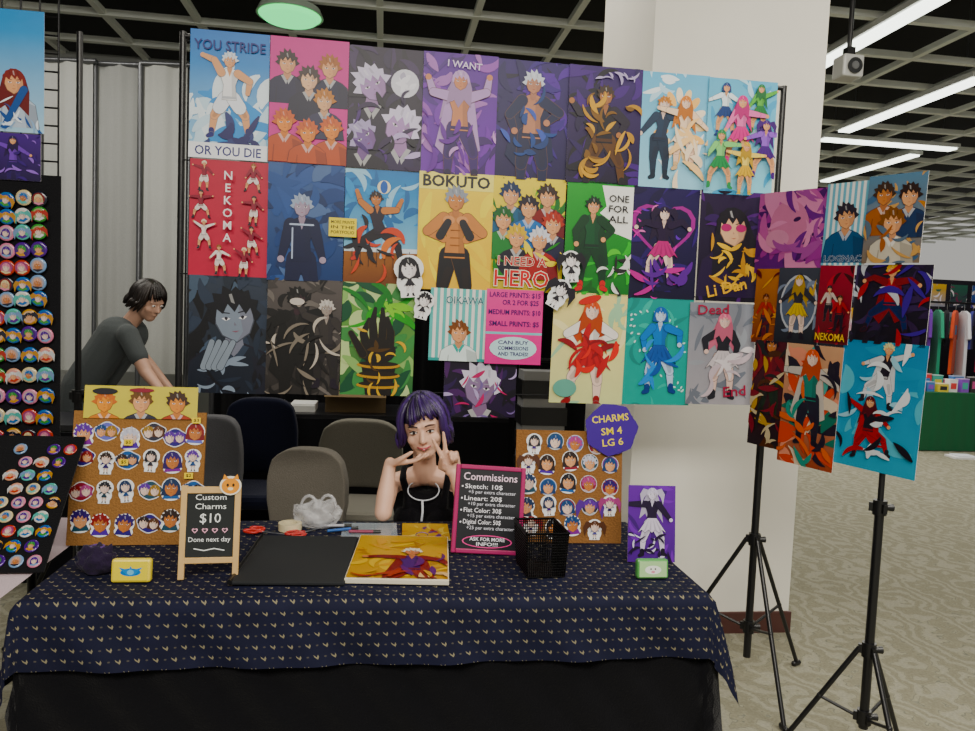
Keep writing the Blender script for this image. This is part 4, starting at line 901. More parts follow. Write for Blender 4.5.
for i, (px0, px1, y) in enumerate(((44, 92, 6.3), (98, 137, 6.35), (143, 186, 6.3), (192, 240, 6.35))):
    a_ = J(px0, 180, y); b_ = J(px1, 180, y); w = b_.x - a_.x
    m = MB(); n = 48; vs = []
    for j in range(2):
        for k in range(n + 1): x = w * k / n; vs.append((x, .014 * sin(x * 22 + i) + .004 * sin(x * 61), (.9, 3.42)[j]))
    m.add(vs, [(k, k + 1, n + 2 + k, n + 1 + k) for k in range(n)], ('a9aba8', '9a9c9a', 'b4b6b2', '8d8f8e')[i], smooth=True)
    e = empty('drape_panel', Matrix.Translation((a_.x, y, 0)), 'pale grey hanging drape panel on pipe frame', 'curtain', 'grey drape panels')
    mk('curtain', m, 'fabric', parent=e); m = MB(); m.cyl((-.03, .0, 3.42), (w + .03, 0, 3.42), .02, .02, '6a6c70', 10); m.cyl((-.03, 0, 0), (-.03, 0, 3.42), .02, .02, '6a6c70', 10); mk('pipe', m, 'metal', parent=e)
m = MB(); n = 160; vs = []
for j in range(2):
    for k in range(n + 1): x = -.2 + 3.7 * k / n; vs.append((x - 1.6, .03 * sin(x * 30) + .01 * sin(x * 71), (.0, 2.5)[j]))
m.add(vs, [(k, k + 1, n + 2 + k, n + 1 + k) for k in range(n)], '101013', smooth=True)
e = empty('black_drape', basis(U, V, Z, uv(.55, 5.9)), 'tall black pipe and drape curtain behind seats', 'curtain'); mk('curtain', m, 'fabric', parent=e)
m = MB(); m.cyl((-1.8, 0, 2.5), (1.9, 0, 2.5), .02, .02, '55565a', 10)
for x in (-1.8, 1.9): m.cyl((x, 0, 0), (x, 0, 2.5), .02, .02, '55565a', 10)
mk('pipe', m, 'metal', parent=e)
# pillar
pf = J(656, 5, 3.55); PM = basis(U, V, Z, Vector((pf.x, pf.y, 0))); PW = .845
m = MB(); m.box((PW / 2, PW / 2, CZ / 2 + .35), (PW, PW, CZ + .7), 'dedace'); mk('pillar', m, 'wall', PM, label='square off-white structural pillar behind the prints', cat='pillar')
m = MB(); m.box((PW / 2, PW / 2, .05), (PW + .024, PW + .024, .11), '4a2a26'); mk('baseboard_pillar', m, 'plastic', PM, kind='structure', bevel=.004)
def rlamp(px, py, z, r, mat, lab):
    o = onz(px, py, z); e = empty('ceiling_lamp', Matrix.Translation(o), lab, 'lamp')
    m = MB(); m.cyl((0, 0, .0), (0, 0, .06), r, r * .9, 'c8d8c8', 32); m.cyl((0, 0, .06), (0, 0, CZ + .7 - z), .015, .015, '222222', 8); mk('lamp_body', m, 'plastic', parent=e)
    m = MB(); m.cyl((0, 0, -.03), (0, 0, -.002), r * .8, r * .93, 'ffffff', 32); mk('diffuser', m, mat, parent=e, label='glowing green-white diffuser')
rlamp(290, 16, CZ - .12, .27, 'lampgreen', 'round ceiling lamp with greenish glow')
def strip(u, v, L_, along):
    e = empty('strip_light', ROOM @ Matrix.Translation((u, v, CZ - .06)), 'long fluorescent strip light in the ceiling grid', 'lamp', 'fluorescent strip lights')
    sz = (L_, .2, .05) if along == 'u' else (.2, L_, .05)
    m = MB(); m.box((0, 0, 0), sz, 'd8dad6')
    for g in (-.4, .4): x, y = (g * L_, 0) if along == 'u' else (0, g * L_); m.cyl((x, y, .02), (x, y, .76), .008, .008, '55565a', 6)
    mk('housing', m, 'plastic', parent=e)
    m = MB(); m.box((0, 0, -.035), (sz[0] * .97 if along == 'u' else .15, .15 if along == 'u' else sz[1] * .97, .02), 'ffffff'); mk('diffuser', m, 'lamp', parent=e)
for u, v in ((3.9, 6.2), (5.5, 7.7), (3.9, 10.7), (5.5, 12.2), (7.1, 10.7), (3.9, 15.2), (7.1, 15.2), (5.5, 17.4), (8.7, 18), (3.9, 20)): strip(u, v, 2.2, 'v')
for u, v in ((6.4, 9.2), (7.6, 13.5), (5.0, 14.2), (8.2, 16.4), (6.0, 19.4), (4.2, 8.9)): strip(u, v, 1.9, 'u')
strip(-2.9, 4.7, 1.2, 'u')
o = J(848, 68, 4.6); e = empty('ceiling_speaker', basis(U, V, Z, o), 'small white box speaker hanging on black rod', 'speaker')
m = MB(); m.box((0, 0, 0), (.13, .12, .13), 'c9cac6'); mk('speaker_body', m, 'plastic', parent=e, bevel=.012)
m = MB(); m.cyl((0, -.075, -.005), (0, -.058, -.005), .045, .04, '26282a', 20); m.cyl((0, -.079, -.005), (0, -.072, -.005), .02, .026, '6a6c6e', 16); mk('speaker_cone', m, 'plastic', parent=e)
m = MB(); m.cyl((0, 0, .06), (0, 0, CZ + .7 - o.z), .014, .014, '1a1a1c', 10); m.box((0, 0, .09), (.05, .05, .05), '1a1a1c'); mk('rod', m, 'plastic', parent=e)
# ------------------------------------------------------------ distant stalls
def far_table(u, v, w, d, col, lab):
    e = empty('market_table', ROOM @ Matrix.Translation((u, v, 0)), lab, 'table', 'distant stall tables')
    m = MB(); m.box((0, 0, .73), (w, d, .03), 'b0b0a8'); mk('table_top', m, 'plastic', parent=e)
    m = MB(); n = 80; per = [(-w / 2, d / 2), (-w / 2, -d / 2), (w / 2, -d / 2), (w / 2, d / 2)]; vs = []; pts = []
    for a_, b_ in zip(per, per[1:]):
        for k in range(n): t = k / n; pts.append((a_[0] + (b_[0] - a_[0]) * t, a_[1] + (b_[1] - a_[1]) * t))
    for z in (.752, .01):
        for k, (x, y) in enumerate(pts): s = 1.012 + (.02 * sin(k * .9) + .02 if z < .1 else 0); vs.append((x * s, y * s, z))
    N = len(pts); m.add(vs, [(k, N + k, N + k + 1, k + 1) for k in range(N - 1)], col, smooth=True); m.add([(-w / 2 * 1.012, -d / 2 * 1.012, .752), (w / 2 * 1.012, -d / 2 * 1.012, .752), (w / 2 * 1.012, d / 2 * 1.012, .752), (-w / 2 * 1.012, d / 2 * 1.012, .752)], [(0, 1, 2, 3)], col)
    mk('tablecloth', m, 'fabric', parent=e)
gt = onz(945, 452, 0); gl = ROOM.inverted() @ gt
tu, tv = gl.x + .55, gl.y + .4
far_table(tu, tv, 1.9, .7, '1b5c3a', 'market table with green cloth across the aisle')
MC = ['c84a8a', '3a7ac0', 'e8d040', 'e8e8e8', '8a4ac0', '2a2a2a', 'd83a3a', '40b0a0']
for i in range(24):
    w, d, h = ru(.08, .15), ru(.08, .14), ru(.06, .22); c = MC[i % 8]
    m = MB(); m.box((0, 0, h / 2), (w, d, h), c); m.box((0, -d / 2 - .001, h * .5), (w * .7, .002, h * .5), MC[(i + 3) % 8]); m.box((0, 0, h + .004), (w * 1.04, d * 1.04, .012), mixc(c, 'ffffff', .3))
    mk('merchandise_box', m, 'plastic', ROOM @ Matrix.Translation((tu - .85 + .158 * (i % 12), tv - .2 + .3 * (i // 12), .754)), label='small colourful lidded box on green table', cat='box', group='boxes on the green table')
def rack(u, v, L_, n, lab):
    e = empty('clothes_rack', ROOM @ Matrix.Translation((u, v, 0)), lab, 'clothes rack', 'distant clothes racks')
    m = MB()
    for g in (-1, 1): m.cyl((g * L_ / 2, 0, .03), (g * L_ / 2, 0, 1.95), .015, .015, '2a2a2c', 8); m.cyl((g * L_ / 2, -.25, .02), (g * L_ / 2, .25, .02), .015, .015, '2a2a2c', 8)
    m.cyl((-L_ / 2, 0, 1.95), (L_ / 2, 0, 1.95), .015, .015, '2a2a2c', 8); mk('frame', m, 'metal', parent=e)
    RC = ['1a1a22', '8a2a60', '2a6a9a', '1a1a20', 'c8b030', '5a2a8a', '2a8a6a', '1f1f26', 'c84a2a', 'd0d0d8', '3a3a8a', '8a1f3a', '1a1a20', '4a9ab0']
    for i in range(n):
        x = -L_ / 2 + .1 + (L_ - .2) * i / (n - 1); c = RC[i % 14]; Lg = ru(.5, 1.1)
        m = MB(); z0 = 1.84
        out = [(-.05, 0), (-.2, -.05), (-.3, -.4), (-.22, -.42), (-.16, -.2), (-.17 - .05 * rnd(), -Lg), (.17 + .05 * rnd(), -Lg), (.16, -.2), (.22, -.42), (.3, -.4), (.2, -.05), (.05, 0)]
        vs = [(p[0] , .02 * g, z0 + p[1]) for g in (-1, 1) for p in out]; k = len(out)
        m.add(vs, [tuple(range(k))[::-1], tuple(range(k, 2 * k))] + [(j, (j + 1) % k, k + (j + 1) % k, k + j) for j in range(k)], c)
        m.box((0, -.022, z0 - .28), (.16, .004, .14), RC[(i * 5 + 4) % 14])
        m.tube([(0, 0, z0), (0, 0, z0 + .05), (.02, 0, z0 + .09), (0, 0, z0 + .108)], .003, '888888', 5)
        mk('garment', m, 'fabric', ROOM @ Matrix.Translation((u + x, v, 0)) @ Matrix.Rotation(ru(.7, 1.2), 4, 'Z'), label='garment hanging on black clothes rack', cat='clothing', group='garments on the distant rack')
rack(tu + .3, tv + .9, 2.0, 14, 'black clothes rack full of garments behind green table')
bM = ROOM @ Matrix.Translation((tu + .3, tv + 1.5, 0)); e = empty('display_board', bM, 'tall dark merchandise display board behind clothes rack', 'display board')
m = MB(); m.box((0, 0, 1.22), (3.4, .04, 2.2), '1d1a24')
mk('panel', m, 'fabric', parent=e)
for g in (-1, 1): m = MB(); m.cyl((g * 1.6, 0, 0), (g * 1.6, 0, 2.36), .02, .02, '3a3a3e', 8); m.box((g * 1.6, 0, .01), (.06, .5, .02), '3a3a3e'); mk('post', m, 'metal', parent=e)
for i in range(9):
    for j in range(2):
        a = Art(.28, .34); c1, c2, c3 = random.sample(['a83a6a', '4a3a8a', '2a2a3a', '3a6a9a', 'c8a8b8', '6a2a4a', '8a8a98', '2a5a4a', 'c8a030'], 3); a.grad(c1, c2); a.paint(12, [c3, c2, 'd8d0d8'], .18)
        mk('poster', a, 'print', bM @ basis(Vector((1, 0, 0)), Vector((0, 0, 1)), Vector((0, -1, 0)), Vector((-1.45 + i * .36, -.024, 2.08 - j * .42))), label='small colourful print on dark merchandise board', cat='poster', group='prints on the distant board')
far_table(tu - .6, tv + 6.5, 2.2, .7, '2a2a2e', 'market table with black cloth deep in the hall')
o = onz(962, 458, 0); m = MB(); m.box((0, 0, .012), (.3, .22, .024), 'e4e4e4'); m.box((.02, .01, .03), (.22, .2, .012), 'cfd4da'); mk('paper_stack', m, 'matte', Matrix.Translation(o), label='white papers lying on the carpet', cat='papers')
# ------------------------------------------------------------ chairs
def chair(px, py, y, w, col, lab, turn=0, topz=None, arms=False):
    c = J(px, py, y); topz = c.z
    M = Matrix.Translation((c.x, c.y, 0)) @ Matrix.Rotation(turn, 4, 'Z')
    e = empty('office_chair', M, lab, 'chair', 'upholstered chairs behind the table')
    m = MB(); n, r = 14, 12; hb = topz - .52; vs = []
    for g, yy in ((0, -.03), (1, .04)):
        for j in range(r + 1):
            t = j / r; z = .52 + hb * t; ww = w / 2 * (1 - .22 * max(0, t - .6) ** 1.2 / .4 ** 1.2 * .6) * (.9 + .1 * min(1, t * 3))
            for i in range(n + 1):
                s = -1 + 2 * i / n; vs.append((s * ww, yy + .05 * (1 - s * s) * (1 if g else .6) - .012 * t, z - .05 * s ** 4 * t ** 4))
    k = (n + 1) * (r + 1)
    fs = [(j * (n + 1) + i, j * (n + 1) + i + 1, (j + 1) * (n + 1) + i + 1, (j + 1) * (n + 1) + i) for j in range(r) for i in range(n)]
    fs2 = [tuple(k + q for q in f[::-1]) for f in fs]
    ed = [i for i in range(n + 1)] + [(j) * (n + 1) + n for j in range(1, r + 1)] + [r * (n + 1) + i for i in range(n - 1, -1, -1)] + [j * (n + 1) for j in range(r - 1, 0, -1)]
    fs3 = [(ed[i], ed[(i + 1) % len(ed)], k + ed[(i + 1) % len(ed)], k + ed[i])[::-1] for i in range(len(ed))]
    m.add(vs, fs + fs2 + fs3, col, smooth=True); o = mk('backrest', m, 'fabric', parent=e); sb = o.modifiers.new('s', 'BEVEL'); sb.width = .02; sb.segments = 3
    m = MB(); m.box((0, -.22, .45), (w * .98, .44, .08), col); mk('seat', m, 'fabric', parent=e, bevel=.03)
    for sx in (-1, 1):
        for sy in (-.42, .0):
            m = MB(); m.cyl((sx * (w / 2 - .05), sy, 0), (sx * (w / 2 - .06), sy - (.0), .42), .011, .013, '1c1c1e', 10); mk('leg', m, 'metal', parent=e)
        m = MB(); m.cyl((sx * (w / 2 - .06), .02, .42), (sx * (w / 2 - .08), .05, .6), .012, .012, '1c1c1e', 8); mk('back_bracket', m, 'metal', parent=e)
        if arms:
            m = MB(); m.tube([(sx * w / 2, -.05, .45), (sx * (w / 2 + .03), -.08, .66), (sx * (w / 2 + .03), -.3, .66), (sx * w / 2, -.33, .45)], .014, '1c1c1e', 8); mk('armrest', m, 'plastic', parent=e)
    return e
chair(309, 449, 3.35, .36, '6f6a61', 'grey upholstered chair pulled behind the table', -.1)
chair(362, 420, 4.15, .46, '77746a', 'olive grey upholstered chair beside the seated woman', .05, arms=True)
chair(213, 416, 3.75, .3, '5a5a5e', 'dark grey upholstered chair behind cork board', .0)
chair(262, 398, 4.4, .42, '15182a', 'dark blue covered chair behind the grey chair', .1)
far = J(357, 412, 4.9)
e = empty('storage_table', basis(U, V, Z, Vector((far.x + .1, far.y + .1, 0))), 'low black-clothed table behind the chairs', 'table')
m = MB(); m.box((0, 0, .83), (1.7, .6, .03), '202024'); mk('table_top', m, 'plastic', parent=e)
m = MB(); m.box((0, -.3, .42), (1.7, .012, .8), '17171b'); mk('tablecloth', m, 'fabric', parent=e)
for x in (-.75, .75):
    for y in (-.22, .22): m = MB(); m.cyl((x, y, 0), (x, y, .82), .015, .015, '333333', 8); mk('leg', m, 'metal', parent=e)
SMx = basis(U, V, Z, Vector((far.x + .1, far.y + .1, 0)))
m = MB(); m.box((0, 0, .08), (.38, .26, .16), '6a5638')
for g in (-1, 1): m.box((0, 0, 0), (.38, .12, .004), '75603f', M=Matrix.Translation((0, g * .13, .16)) @ Matrix.Rotation(-g * .5, 4, 'X') @ Matrix.Translation((0, g * .05, 0)))
mk('cardboard_box', m, 'matte', SMx @ Matrix.Translation((-.12, -.05, .846)), label='open brown cardboard box on back table', cat='box')
for i, x in enumerate((-.45, -.6)):
    m = MB(); m.box((0, 0, .02), (.16, .22, .04), 'd4d4d0'); m.box((.004, .003, .045), (.15, .2, .01), 'e4e4e0'); mk('paper_stack', m, 'matte', SMx @ Matrix.Translation((x - i * .06, -.1, .846)), label='stack of white papers on back table', cat='papers', group='paper stacks on back table')
o = J(537, 395, 4.4); e = empty('folding_cart', basis(U, V, Z, Vector((o.x, o.y, 0))), 'black folding luggage cart with striped crate', 'cart')
m = MB()
for g in (-1, 1): m.cyl((g * .12, 0, .08), (g * .12, 0, 1.25), .01, .01, '1a1a1c', 8)
m.cyl((-.12, 0, 1.25), (.12, 0, 1.25), .014, .014, '1a1a1c', 8); mk('frame', m, 'metal', parent=e)
for g in (-1, 1):
    m = MB(); m.cyl((g * .15, 0, .07), (g * .18, 0, .07), .07, .07, '1a1a1c', 20); m.cyl((g * .145, 0, .07), (g * .185, 0, .07), .025, .025, '888888', 12); mk('wheel', m, 'plastic', parent=e)
m = MB(); 
for i in range(7): m.box((0, -.12, .2 + i * .15), (.26, .2, .1), '1d1d20'); m.box((0, -.12, .275 + i * .15), (.24, .18, .05), '9a9a9c')
mk('crate', m, 'plastic', parent=e)
# ------------------------------------------------------------ people
def remesh(name, mb, voxel, mats, parent=None, smooth=4, colfn=None):
    me = mb.mesh(name, mats); o = link(bpy.data.objects.new(name, me))
    r = o.modifiers.new('r', 'REMESH'); r.mode = 'VOXEL'; r.voxel_size = voxel; r.use_smooth_shade = True
    s = o.modifiers.new('s', 'SMOOTH'); s.factor = .5; s.iterations = smooth
    dg = bpy.context.evaluated_depsgraph_get(); dg.update(); nm = bpy.data.meshes.new_from_object(o.evaluated_get(dg))
    o.modifiers.clear(); bpy.data.objects.remove(o)
    if not nm.materials:
        for k in mats: nm.materials.append(MT[k])
    for k in list(nm.color_attributes): nm.color_attributes.remove(k)
    at = nm.color_attributes.new('Col', 'FLOAT_COLOR', 'POINT'); buf = []
    for v in nm.vertices: c = hx(colfn(v.co)) if callable(colfn) else hx(colfn); buf += [*c, 1]
    at.data.foreach_set('color', buf)
    for p in nm.polygons: p.use_smooth = True
    o = link(bpy.data.objects.new(name, nm))
    if parent: o.parent = parent; o.matrix_parent_inverse = parent.matrix_world.inverted()
    return o
def hand(mb, wrist, d, n, lat, curls, spread=(-.12, -.03, .05, .14), thumb=(.7, .6, .2), s=1.0, tc=.5):
    d = d.normalized(); n = (n - d * n.dot(d)).normalized(); lat = (lat - d * lat.dot(d) - n * lat.dot(n)).normalized()
    offs = (.029, .010, -.009, -.027); Ls = (.070, .078, .072, .056)
    for i in range(4):
        kn = wrist + d * (.082 - .006 * abs(i - 1)) * s + lat * offs[i] * s
        mb.cap(wrist + lat * offs[i] * .6 * s + d * .008, .015 * s, kn, .0105 * s, 'ffffff', 10)
        ang = spread[i]; dd = (d * cos(ang) - lat * sin(ang)).normalized(); nn_ = n.copy(); p = kn
        for k, f in enumerate((.45, .3, .25)):
            c = curls[i][k] if isinstance(curls[i], (tuple, list)) else curls[i]
            nd = dd * cos(c) + nn_ * sin(c); nn_ = nn_ * cos(c) - dd * sin(c); dd = nd.normalized()
            q = p + dd * Ls[i] * f * s; mb.cap(p, (.0098 - .001 * k) * s, q, (.0088 - .001 * k) * s, 'ffffff', 10); p = q
    tb = wrist + d * .02 * s + lat * .022 * s; td = (d * thumb[0] + lat * thumb[1] + n * thumb[2]).normalized()
    t1 = tb + td * .038 * s; mb.cap(tb, .014 * s, t1, .0115 * s, 'ffffff', 10)
    td2 = (td * cos(tc) + (d * .6 - lat * .5 + n * .4).normalized() * sin(tc)).normalized(); t2 = t1 + td2 * .03 * s; mb.cap(t1, .011 * s, t2, .0095 * s, 'ffffff', 10)
    t3 = t2 + td2 * .024 * s; mb.cap(t2, .0095 * s, t3, .0075 * s, 'ffffff', 10)
def head_geo(mb, hc, Rm, s=1.0):
    def H(x, y, z): return hc + Rm @ Vector((x * s, y * s, z * s))
    mb.sph(H(0, .012, .028), (.076 * s, .092 * s, .088 * s), 'ffffff', 24, Rm=Rm)
    mb.sph(H(0, -.012, -.02), (.063 * s, .072 * s, .078 * s), 'ffffff', 24, Rm=Rm)
    mb.sph(H(0, -.042, -.07), (.036 * s, .034 * s, .032 * s), 'ffffff', 16, Rm=Rm)
    mb.cap(H(0, -.078, .012), .008 * s, H(0, -.094, -.02), .0115 * s, 'ffffff'); mb.sph(H(-.01, -.086, -.023), .007 * s, 'ffffff'); mb.sph(H(.01, -.086, -.023), .007 * s, 'ffffff')
    for g in (-1, 1):
        mb.sph(H(g * .036, -.05, -.02), (.026 * s, .024 * s, .024 * s), 'ffffff', 14, Rm=Rm)
        mb.cap(H(g * .012, -.078, .03), .008 * s, H(g * .045, -.066, .03), .008 * s, 'ffffff')
        mb.sph(H(g * .076, .012, 0), (.01 * s, .018 * s, .03 * s), 'ffffff', 12, Rm=Rm)
    mb.sph(H(0, -.074, -.048), (.024 * s, .012 * s, .011 * s), 'ffffff', 14, Rm=Rm)
    return H
HCn = J(424, 430, 2.84); Rh = Matrix.Rotation(radians(-9), 3, 'Y') @ Matrix.Rotation(radians(6), 3, 'X')
base = Vector((HCn.x, 3.12, 0))
wo = empty('person', Matrix.Translation(base), 'seated person in black tank top making a peace sign', 'person')
bpy.context.view_layer.update()
b = MB(); H = head_geo(b, HCn, Rh)
nb_ = J(425, 474, 2.92); chest = J(427, 505, 2.95); SL = J(390, 484, 2.93); SR = J(464, 484, 2.93)
b.cap(HCn + Vector((0, .02, -.05)), .043, nb_, .046, 'ffffff')
b.cap(nb_ + Vector((0, .01, -.0)), .045, SL, .036, 'ffffff'); b.cap(nb_ + Vector((0, .01, 0)), .045, SR, .036, 'ffffff')
wst = Vector((chest.x, 3.08, .60)); pel = Vector((chest.x, 3.14, .50))
for g in (-1, 1):
    b.cap(chest + Vector((g * .07, .01, .03)), .07, wst + Vector((g * .05, 0, .02)), .075, 'ffffff', 16)
    b.cap(wst + Vector((g * .05, 0, 0)), .075, pel + Vector((g * .07, 0, .03)), .09, 'ffffff', 16)
    b.sph(chest + Vector((g * .06, -.05, -.04)), (.06, .055, .058), 'ffffff', 16)
    kn = pel + Vector((g * .13, -.40, .02)); b.cap(pel + Vector((g * .09, 0, .03)), .082, kn, .055, 'ffffff', 14)
    an = Vector((kn.x, kn.y + .04, .09)); b.cap(kn, .052, an, .034, 'ffffff', 12); b.cap(an - Z * .045, .034, an + Vector((0, -.13, -.055)), .026, 'ffffff', 12)
EL = J(383, 520, 2.62); ER = J(469, 521, 2.64); EL.z = max(EL.z, TT + .036); ER.z = max(ER.z, TT + .036)
WL = J(390, 463, 2.68); WR = J(454, 473, 2.64)
for S, E, W_ in ((SL, EL, WL), (SR, ER, WR)):
    b.cap(S, .038, E, .029, 'ffffff', 14); b.cap(E, .031, E.lerp(W_, .35), .032, 'ffffff', 14); b.cap(E.lerp(W_, .35), .032, W_, .021, 'ffffff', 14)
hand(b, WL, Vector((.85, -.05, .1)), Vector((0, .15, 1)), Vector((0, -1, .1)), [(.1, .25, .2), (.12, .25, .2), (.15, .3, .25), (.2, .35, .3)], thumb=(.8, .5, .35), s=.9)
hand(b, WR, Vector((-.30, -.05, 1)), Vector((0, -1, 0)), Vector((-1, 0, -.3)), [(.05, .08, .05), (.05, .06, .05), (1.4, 1.5, .9), (1.4, 1.5, .9)], spread=(-.2, .14, .05, .14), thumb=(.55, .45, .7), s=.95, tc=1.1)
remesh('body', b, .0042, ('skin',), wo, 5, 'dcae94')
t = MB()
for g in (-1, 1):
    t.cap(chest + Vector((g * .062, .008, .022)), .078, wst + Vector((g * .05, 0, .02)), .083, 'ffffff', 16); t.cap(wst + Vector((g * .05, 0, 0)), .083, pel + Vector((g * .07, 0, .03)), .097, 'ffffff', 16)
    t.sph(chest + Vector((g * .06, -.052, -.045)), (.066, .062, .063), 'ffffff', 16)
    t.cap(chest + Vector((g * .05, -.03, .02)), .055, chest + Vector((0, -.035, .012)), .055, 'ffffff', 14)
    st = nb_.lerp(SL if g < 0 else SR, .6); t.tube([chest + Vector((g * .07, -.08, .01)), chest + Vector((g * .072, -.07, .055)), Vector((st.x, st.y - .038, st.z + .012)), Vector((st.x, st.y, st.z + .046)), Vector((st.x, st.y + .06, st.z + .0))], .015, 'ffffff')
remesh('tank_top', t, .005, ('fabric',), wo, 3, '0e0d11')['label'] = 'black tank top'
t = MB()
for g in (-1, 1):
    kn = pel + Vector((g * .13, -.40, .02)); t.cap(pel + Vector((g * .09, 0, .03)), .09, kn, .063, 'ffffff', 14); an = Vector((kn.x, kn.y + .04, .09)); t.cap(kn, .06, an, .043, 'ffffff', 12)
remesh('trousers', t, .008, ('fabric',), wo, 3, '15151a')['label'] = 'black trousers'
for g in (-1, 1):
    m = MB(); m.sph(H(g * .03, -.0745, .012), (.0145, .0065, .0058), 'f4f0ec', 14, Rm=Rh); m.sph(H(g * .03, -.0795, .0115), (.0055, .003, .0052), '2a1a14', 12, Rm=Rh)
    m.tube([H(g * .015, -.083, .014), H(g * .03, -.084, .02), H(g * .046, -.077, .015)], [.0012, .0024, .0016], '120c10', 6); child('eye', m, 'skin', wo)
    m = MB(); m.tube([H(g * .013, -.087, .033), H(g * .03, -.085, .038), H(g * .05, -.073, .034)], [.0022, .0028, .0016], '2a1a20', 6); child('eyebrow', m, 'hair', wo)
m = MB(); m.tube([H(-.026, -.079, -.042), H(-.012, -.087, -.047), H(0, -.0885, -.0475), H(.012, -.087, -.047), H(.026, -.079, -.042)], [.0015, .0035, .0036, .0035, .0015], 'b04a52', 8)
m.tube([H(-.022, -.08, -.045), H(0, -.088, -.054), H(.022, -.08, -.045)], [.0015, .0042, .0015], 'c05a60', 8); m.tube([H(-.018, -.084, -.045), H(0, -.0905, -.0495), H(.018, -.084, -.045)], [.0008, .0018, .0008], 'f4eee8', 6); child('lips', m, 'skin', wo)
def hair(mb, H, n, length, col, col2, bangs=True, s=1.0, sweep=.1):
    def surf(th, ph, k=1.0):
        return Vector((.086 * k * sin(ph) * sin(th), .014 - .100 * k * sin(ph) * cos(th), .03 + .098 * k * cos(ph)))
    for i in range(n):
        th = -pi + 2 * pi * (i + rnd()) / n; front = abs(th) < .95
        pts = []; rs = []; kk = ru(1.0, 1.11)
        if front:
            if not bangs: continue
            end = 1.2 + ru(-.1, .1) + (.25 * abs(th)); sw = ru(.1, .35) + sweep
            for j in range(6): t_ = j / 5; pts.append(surf(th + sw * t_ * .6, .15 + (end - .15) * t_, kk)); rs.append(.009 * (1 - .55 * t_))
        else:
            for j in range(6): t_ = j / 5; pts.append(surf(th, .12 + 1.6 * t_, kk)); rs.append(.0115)
            l0 = pts[-1]; ln = length * ru(.6, 1.2); ox, oy = ru(-.012, .014), ru(-.01, .01)
            for j in range(1, 5): t_ = j / 4; pts.append(l0 + Vector((l0.x * .16 * t_ + ox * sin(t_ * 3), .02 * t_ + oy * t_, -ln * t_))); rs.append(.0115 * (1 - .8 * t_ ** 2))
        c = mixc(col, col2, rnd() ** 1.3); mb.tube([H(*p) for p in pts], [r * s for r in rs], c, 7)
    mb.sph(H(0, .018, .038), (.081 * s, .089 * s, .086 * s), col, 24)
m = MB(); hair(m, H, 150, .065, '150d20', '43236e', sweep=.3); child('hair', m, 'hair', wo, 'short dark purple hair with side-swept fringe')
m = MB(); c = nb_ + Vector((0, -.02, 0)); pts = [c + Vector((.06 * sin(t), -.028 - .032 * cos(t) , -.02 - .065 * (cos(t) + 1) / 2)) for t in [-pi * .75 + 1.5 * pi * i / 20 for i in range(21)]]
m.tube(pts, .0028, 'c4c8d0', 6); m.tube([c + Vector((0, -.064, -.085)), c + Vector((.004, -.085, -.12)), c + Vector((.002, -.105, -.16))], .0045, 'c4c8d0', 6); m.sph(c + Vector((.002, -.108, -.17)), (.009, .004, .012), 'd8dce2', 10); child('lanyard', m, 'plastic', wo, 'thin silver-grey neck lanyard')
chair(426, 520, 3.34, .42, '3a3a40', 'dark upholstered chair under the seated person', 0)
d2 = 4.6
H2 = J(148, 303, d2); R2 = Matrix.Rotation(radians(70), 3, 'Z') @ Matrix.Rotation(radians(22), 3, 'X')
pe = empty('person', Matrix.Translation((J(105, 400, d2).x, d2, 0)), 'standing person in grey t-shirt leaning forward', 'person')
bpy.context.view_layer.update()
b = MB(); Hh = head_geo(b, H2, R2)
NB = J(128, 325, d2 + .02); S1_ = J(128, 335, d2 - .14); S2_ = J(118, 330, d2 + .18); WA = J(88, 385, d2); PE = J(84, 425, d2 + .0)
b.cap(H2 + R2 @ Vector((0, .03, -.05)), .05, NB, .05, 'ffffff'); b.cap(S1_, .055, S2_, .055, 'ffffff')
for g in (-1, 1):
    o_ = Vector((0, g * .08, 0)); b.cap(NB + o_ - Z * .06 - Vector((.03, 0, 0)), .10, WA + o_, .095, 'ffffff', 16); b.cap(WA + o_, .095, PE + o_, .10, 'ffffff', 16)
    kn = Vector((PE.x + .03, PE.y + g * .1, .48)); b.cap(PE + o_, .09, kn, .06, 'ffffff', 14); an = Vector((PE.x - .03, PE.y + g * .1, .1)); b.cap(kn, .058, an, .036, 'ffffff', 12); b.cap(an - Z * .05, .036, an + Vector((.15, 0, -.06)), .03, 'ffffff', 12)
E1 = J(146, 372, d2 - .2); W1 = J(162, 392, d2 - .3) ; E2 = J(150, 366, d2 + .2); W2 = J(172, 392, d2 + .12)
for S, E, W_ in ((S1_, E1, W1), (S2_, E2, W2)):
    b.cap(S, .052, E, .038, 'ffffff', 14); b.cap(E, .038, W_, .025, 'ffffff', 14); hand(b, W_, (W_ - E), Vector((0, 0, -1)), Vector((0, 1 if W_ is W1 else -1, 0)), [(.4, .5, .4)] * 4)
remesh('body', b, .006, ('skin',), pe, 4, 'c99c84')
t = MB(); t.cap(S1_, .064, S2_, .064, 'ffffff')
for S, E in ((S1_, E1), (S2_, E2)): t.cap(S, .063, S.lerp(E, .6), .055, 'ffffff', 14)
for g in (-1, 1): o_ = Vector((0, g * .08, 0)); t.cap(NB + o_ - Z * .06 - Vector((.03, 0, 0)), .112, WA + o_, .108, 'ffffff', 16); t.cap(WA + o_, .108, PE + o_ + Z * .02, .113, 'ffffff', 16)
remesh('t_shirt', t, .008, ('fabric',), pe, 4, '4c5152')['label'] = 'grey short-sleeved t-shirt'
t = MB()
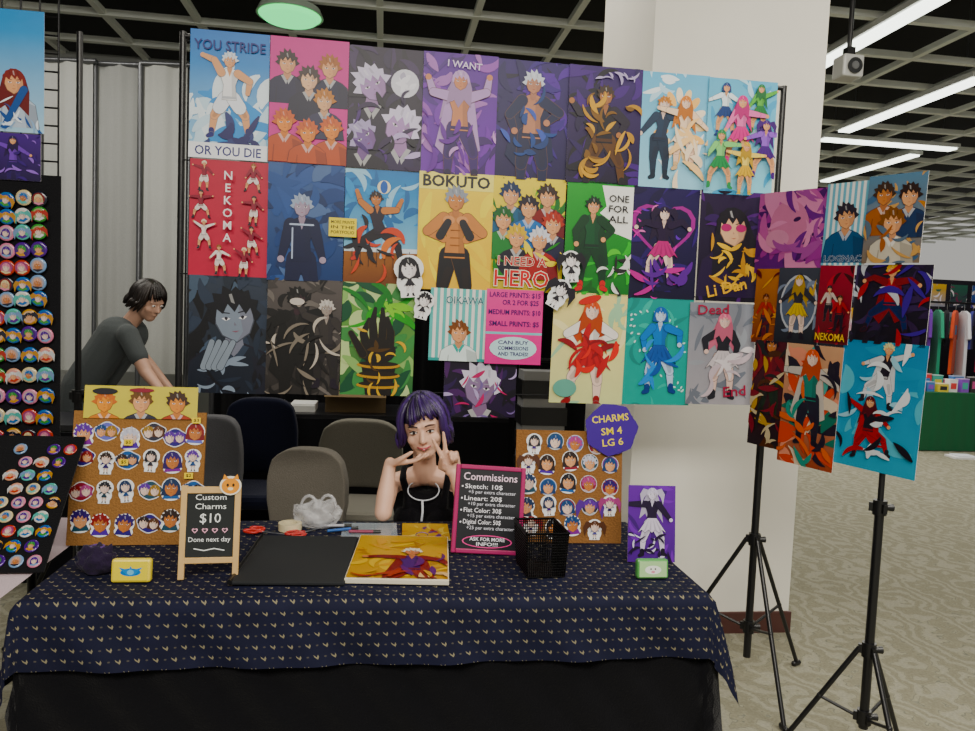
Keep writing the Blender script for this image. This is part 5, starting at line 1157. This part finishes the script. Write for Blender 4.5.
for g in (-1, 1):
    o_ = Vector((0, g * .08, 0)); kn = Vector((PE.x + .03, PE.y + g * .1, .48)); an = Vector((PE.x - .03, PE.y + g * .1, .1)); t.cap(PE + o_ - Z * .02, .105, kn, .072, 'ffffff', 14); t.cap(kn, .07, an, .055, 'ffffff', 12)
remesh('trousers', t, .009, ('fabric',), pe, 3, '1a1c22')['label'] = 'dark trousers'
m = MB(); hair(m, Hh, 110, .06, '120d0c', '241a16'); child('hair', m, 'hair', pe, 'short dark brown hair')
for g in (-1, 1):
    m = MB(); m.sph(Hh(g * .03, -.0745, .012), (.0145, .0065, .0068), 'f4f0ec', 12, Rm=R2); m.sph(Hh(g * .03, -.0795, .0115), (.0058, .003, .0058), '2a1a14', 10, Rm=R2); child('eye', m, 'skin', pe)
q = J(150, 400, 4.55); e = empty('work_table', basis(U, V, Z, Vector((q.x - .1, q.y - .05, 0))), 'dark covered work table before the standing person', 'table')
zt = min(W1.z, W2.z) - .10
m = MB(); m.box((0, -.3, zt - .02), (1.1, .5, .03), '2a2a30'); mk('table_top', m, 'plastic', parent=e)
m = MB(); m.box((0, -.56, zt / 2 - .02), (1.1, .012, zt - .04), '1d1d22'); mk('tablecloth', m, 'fabric', parent=e)
for x in (-.5, .5):
    for y in (-.5, -.1): m = MB(); m.cyl((x, y, 0), (x, y, zt - .035), .015, .015, '333333', 8); mk('leg', m, 'metal', parent=e)
# ------------------------------------------------------------ lights
def area(loc, sx, sy, p, col=(1, .945, .84), rot=(0, 0, TH)):
    l = bpy.data.lights.new('hall_light', 'AREA'); l.shape = 'RECTANGLE'; l.size = sx; l.size_y = sy; l.energy = p; l.color = col
    o = link(bpy.data.objects.new('hall_light', l)); o.location = loc; o.rotation_euler = rot; return o
area(uv(-.1, -1.5, 3.7), 3.5, 1.2, 275, rot=(radians(24), 0, TH))
area(uv(2.6, 1.2, 3.85), 1.5, 2.2, 120)
area(uv(5.5, 8, 3.85), 5, 5, 280)
area(uv(5.5, 16, 3.85), 6, 6, 340)
area(uv(-3.0, 5.2, 3.85), 1.5, 1.5, 60)
area(uv(-.2, 4.2, 3.85), 2, 1, 50)
w = bpy.data.worlds.new('w'); bpy.context.scene.world = w; w.use_nodes = True
w.node_tree.nodes['Background'].inputs[0].default_value = (1, .98, .92, 1); w.node_tree.nodes['Background'].inputs[1].default_value = .45
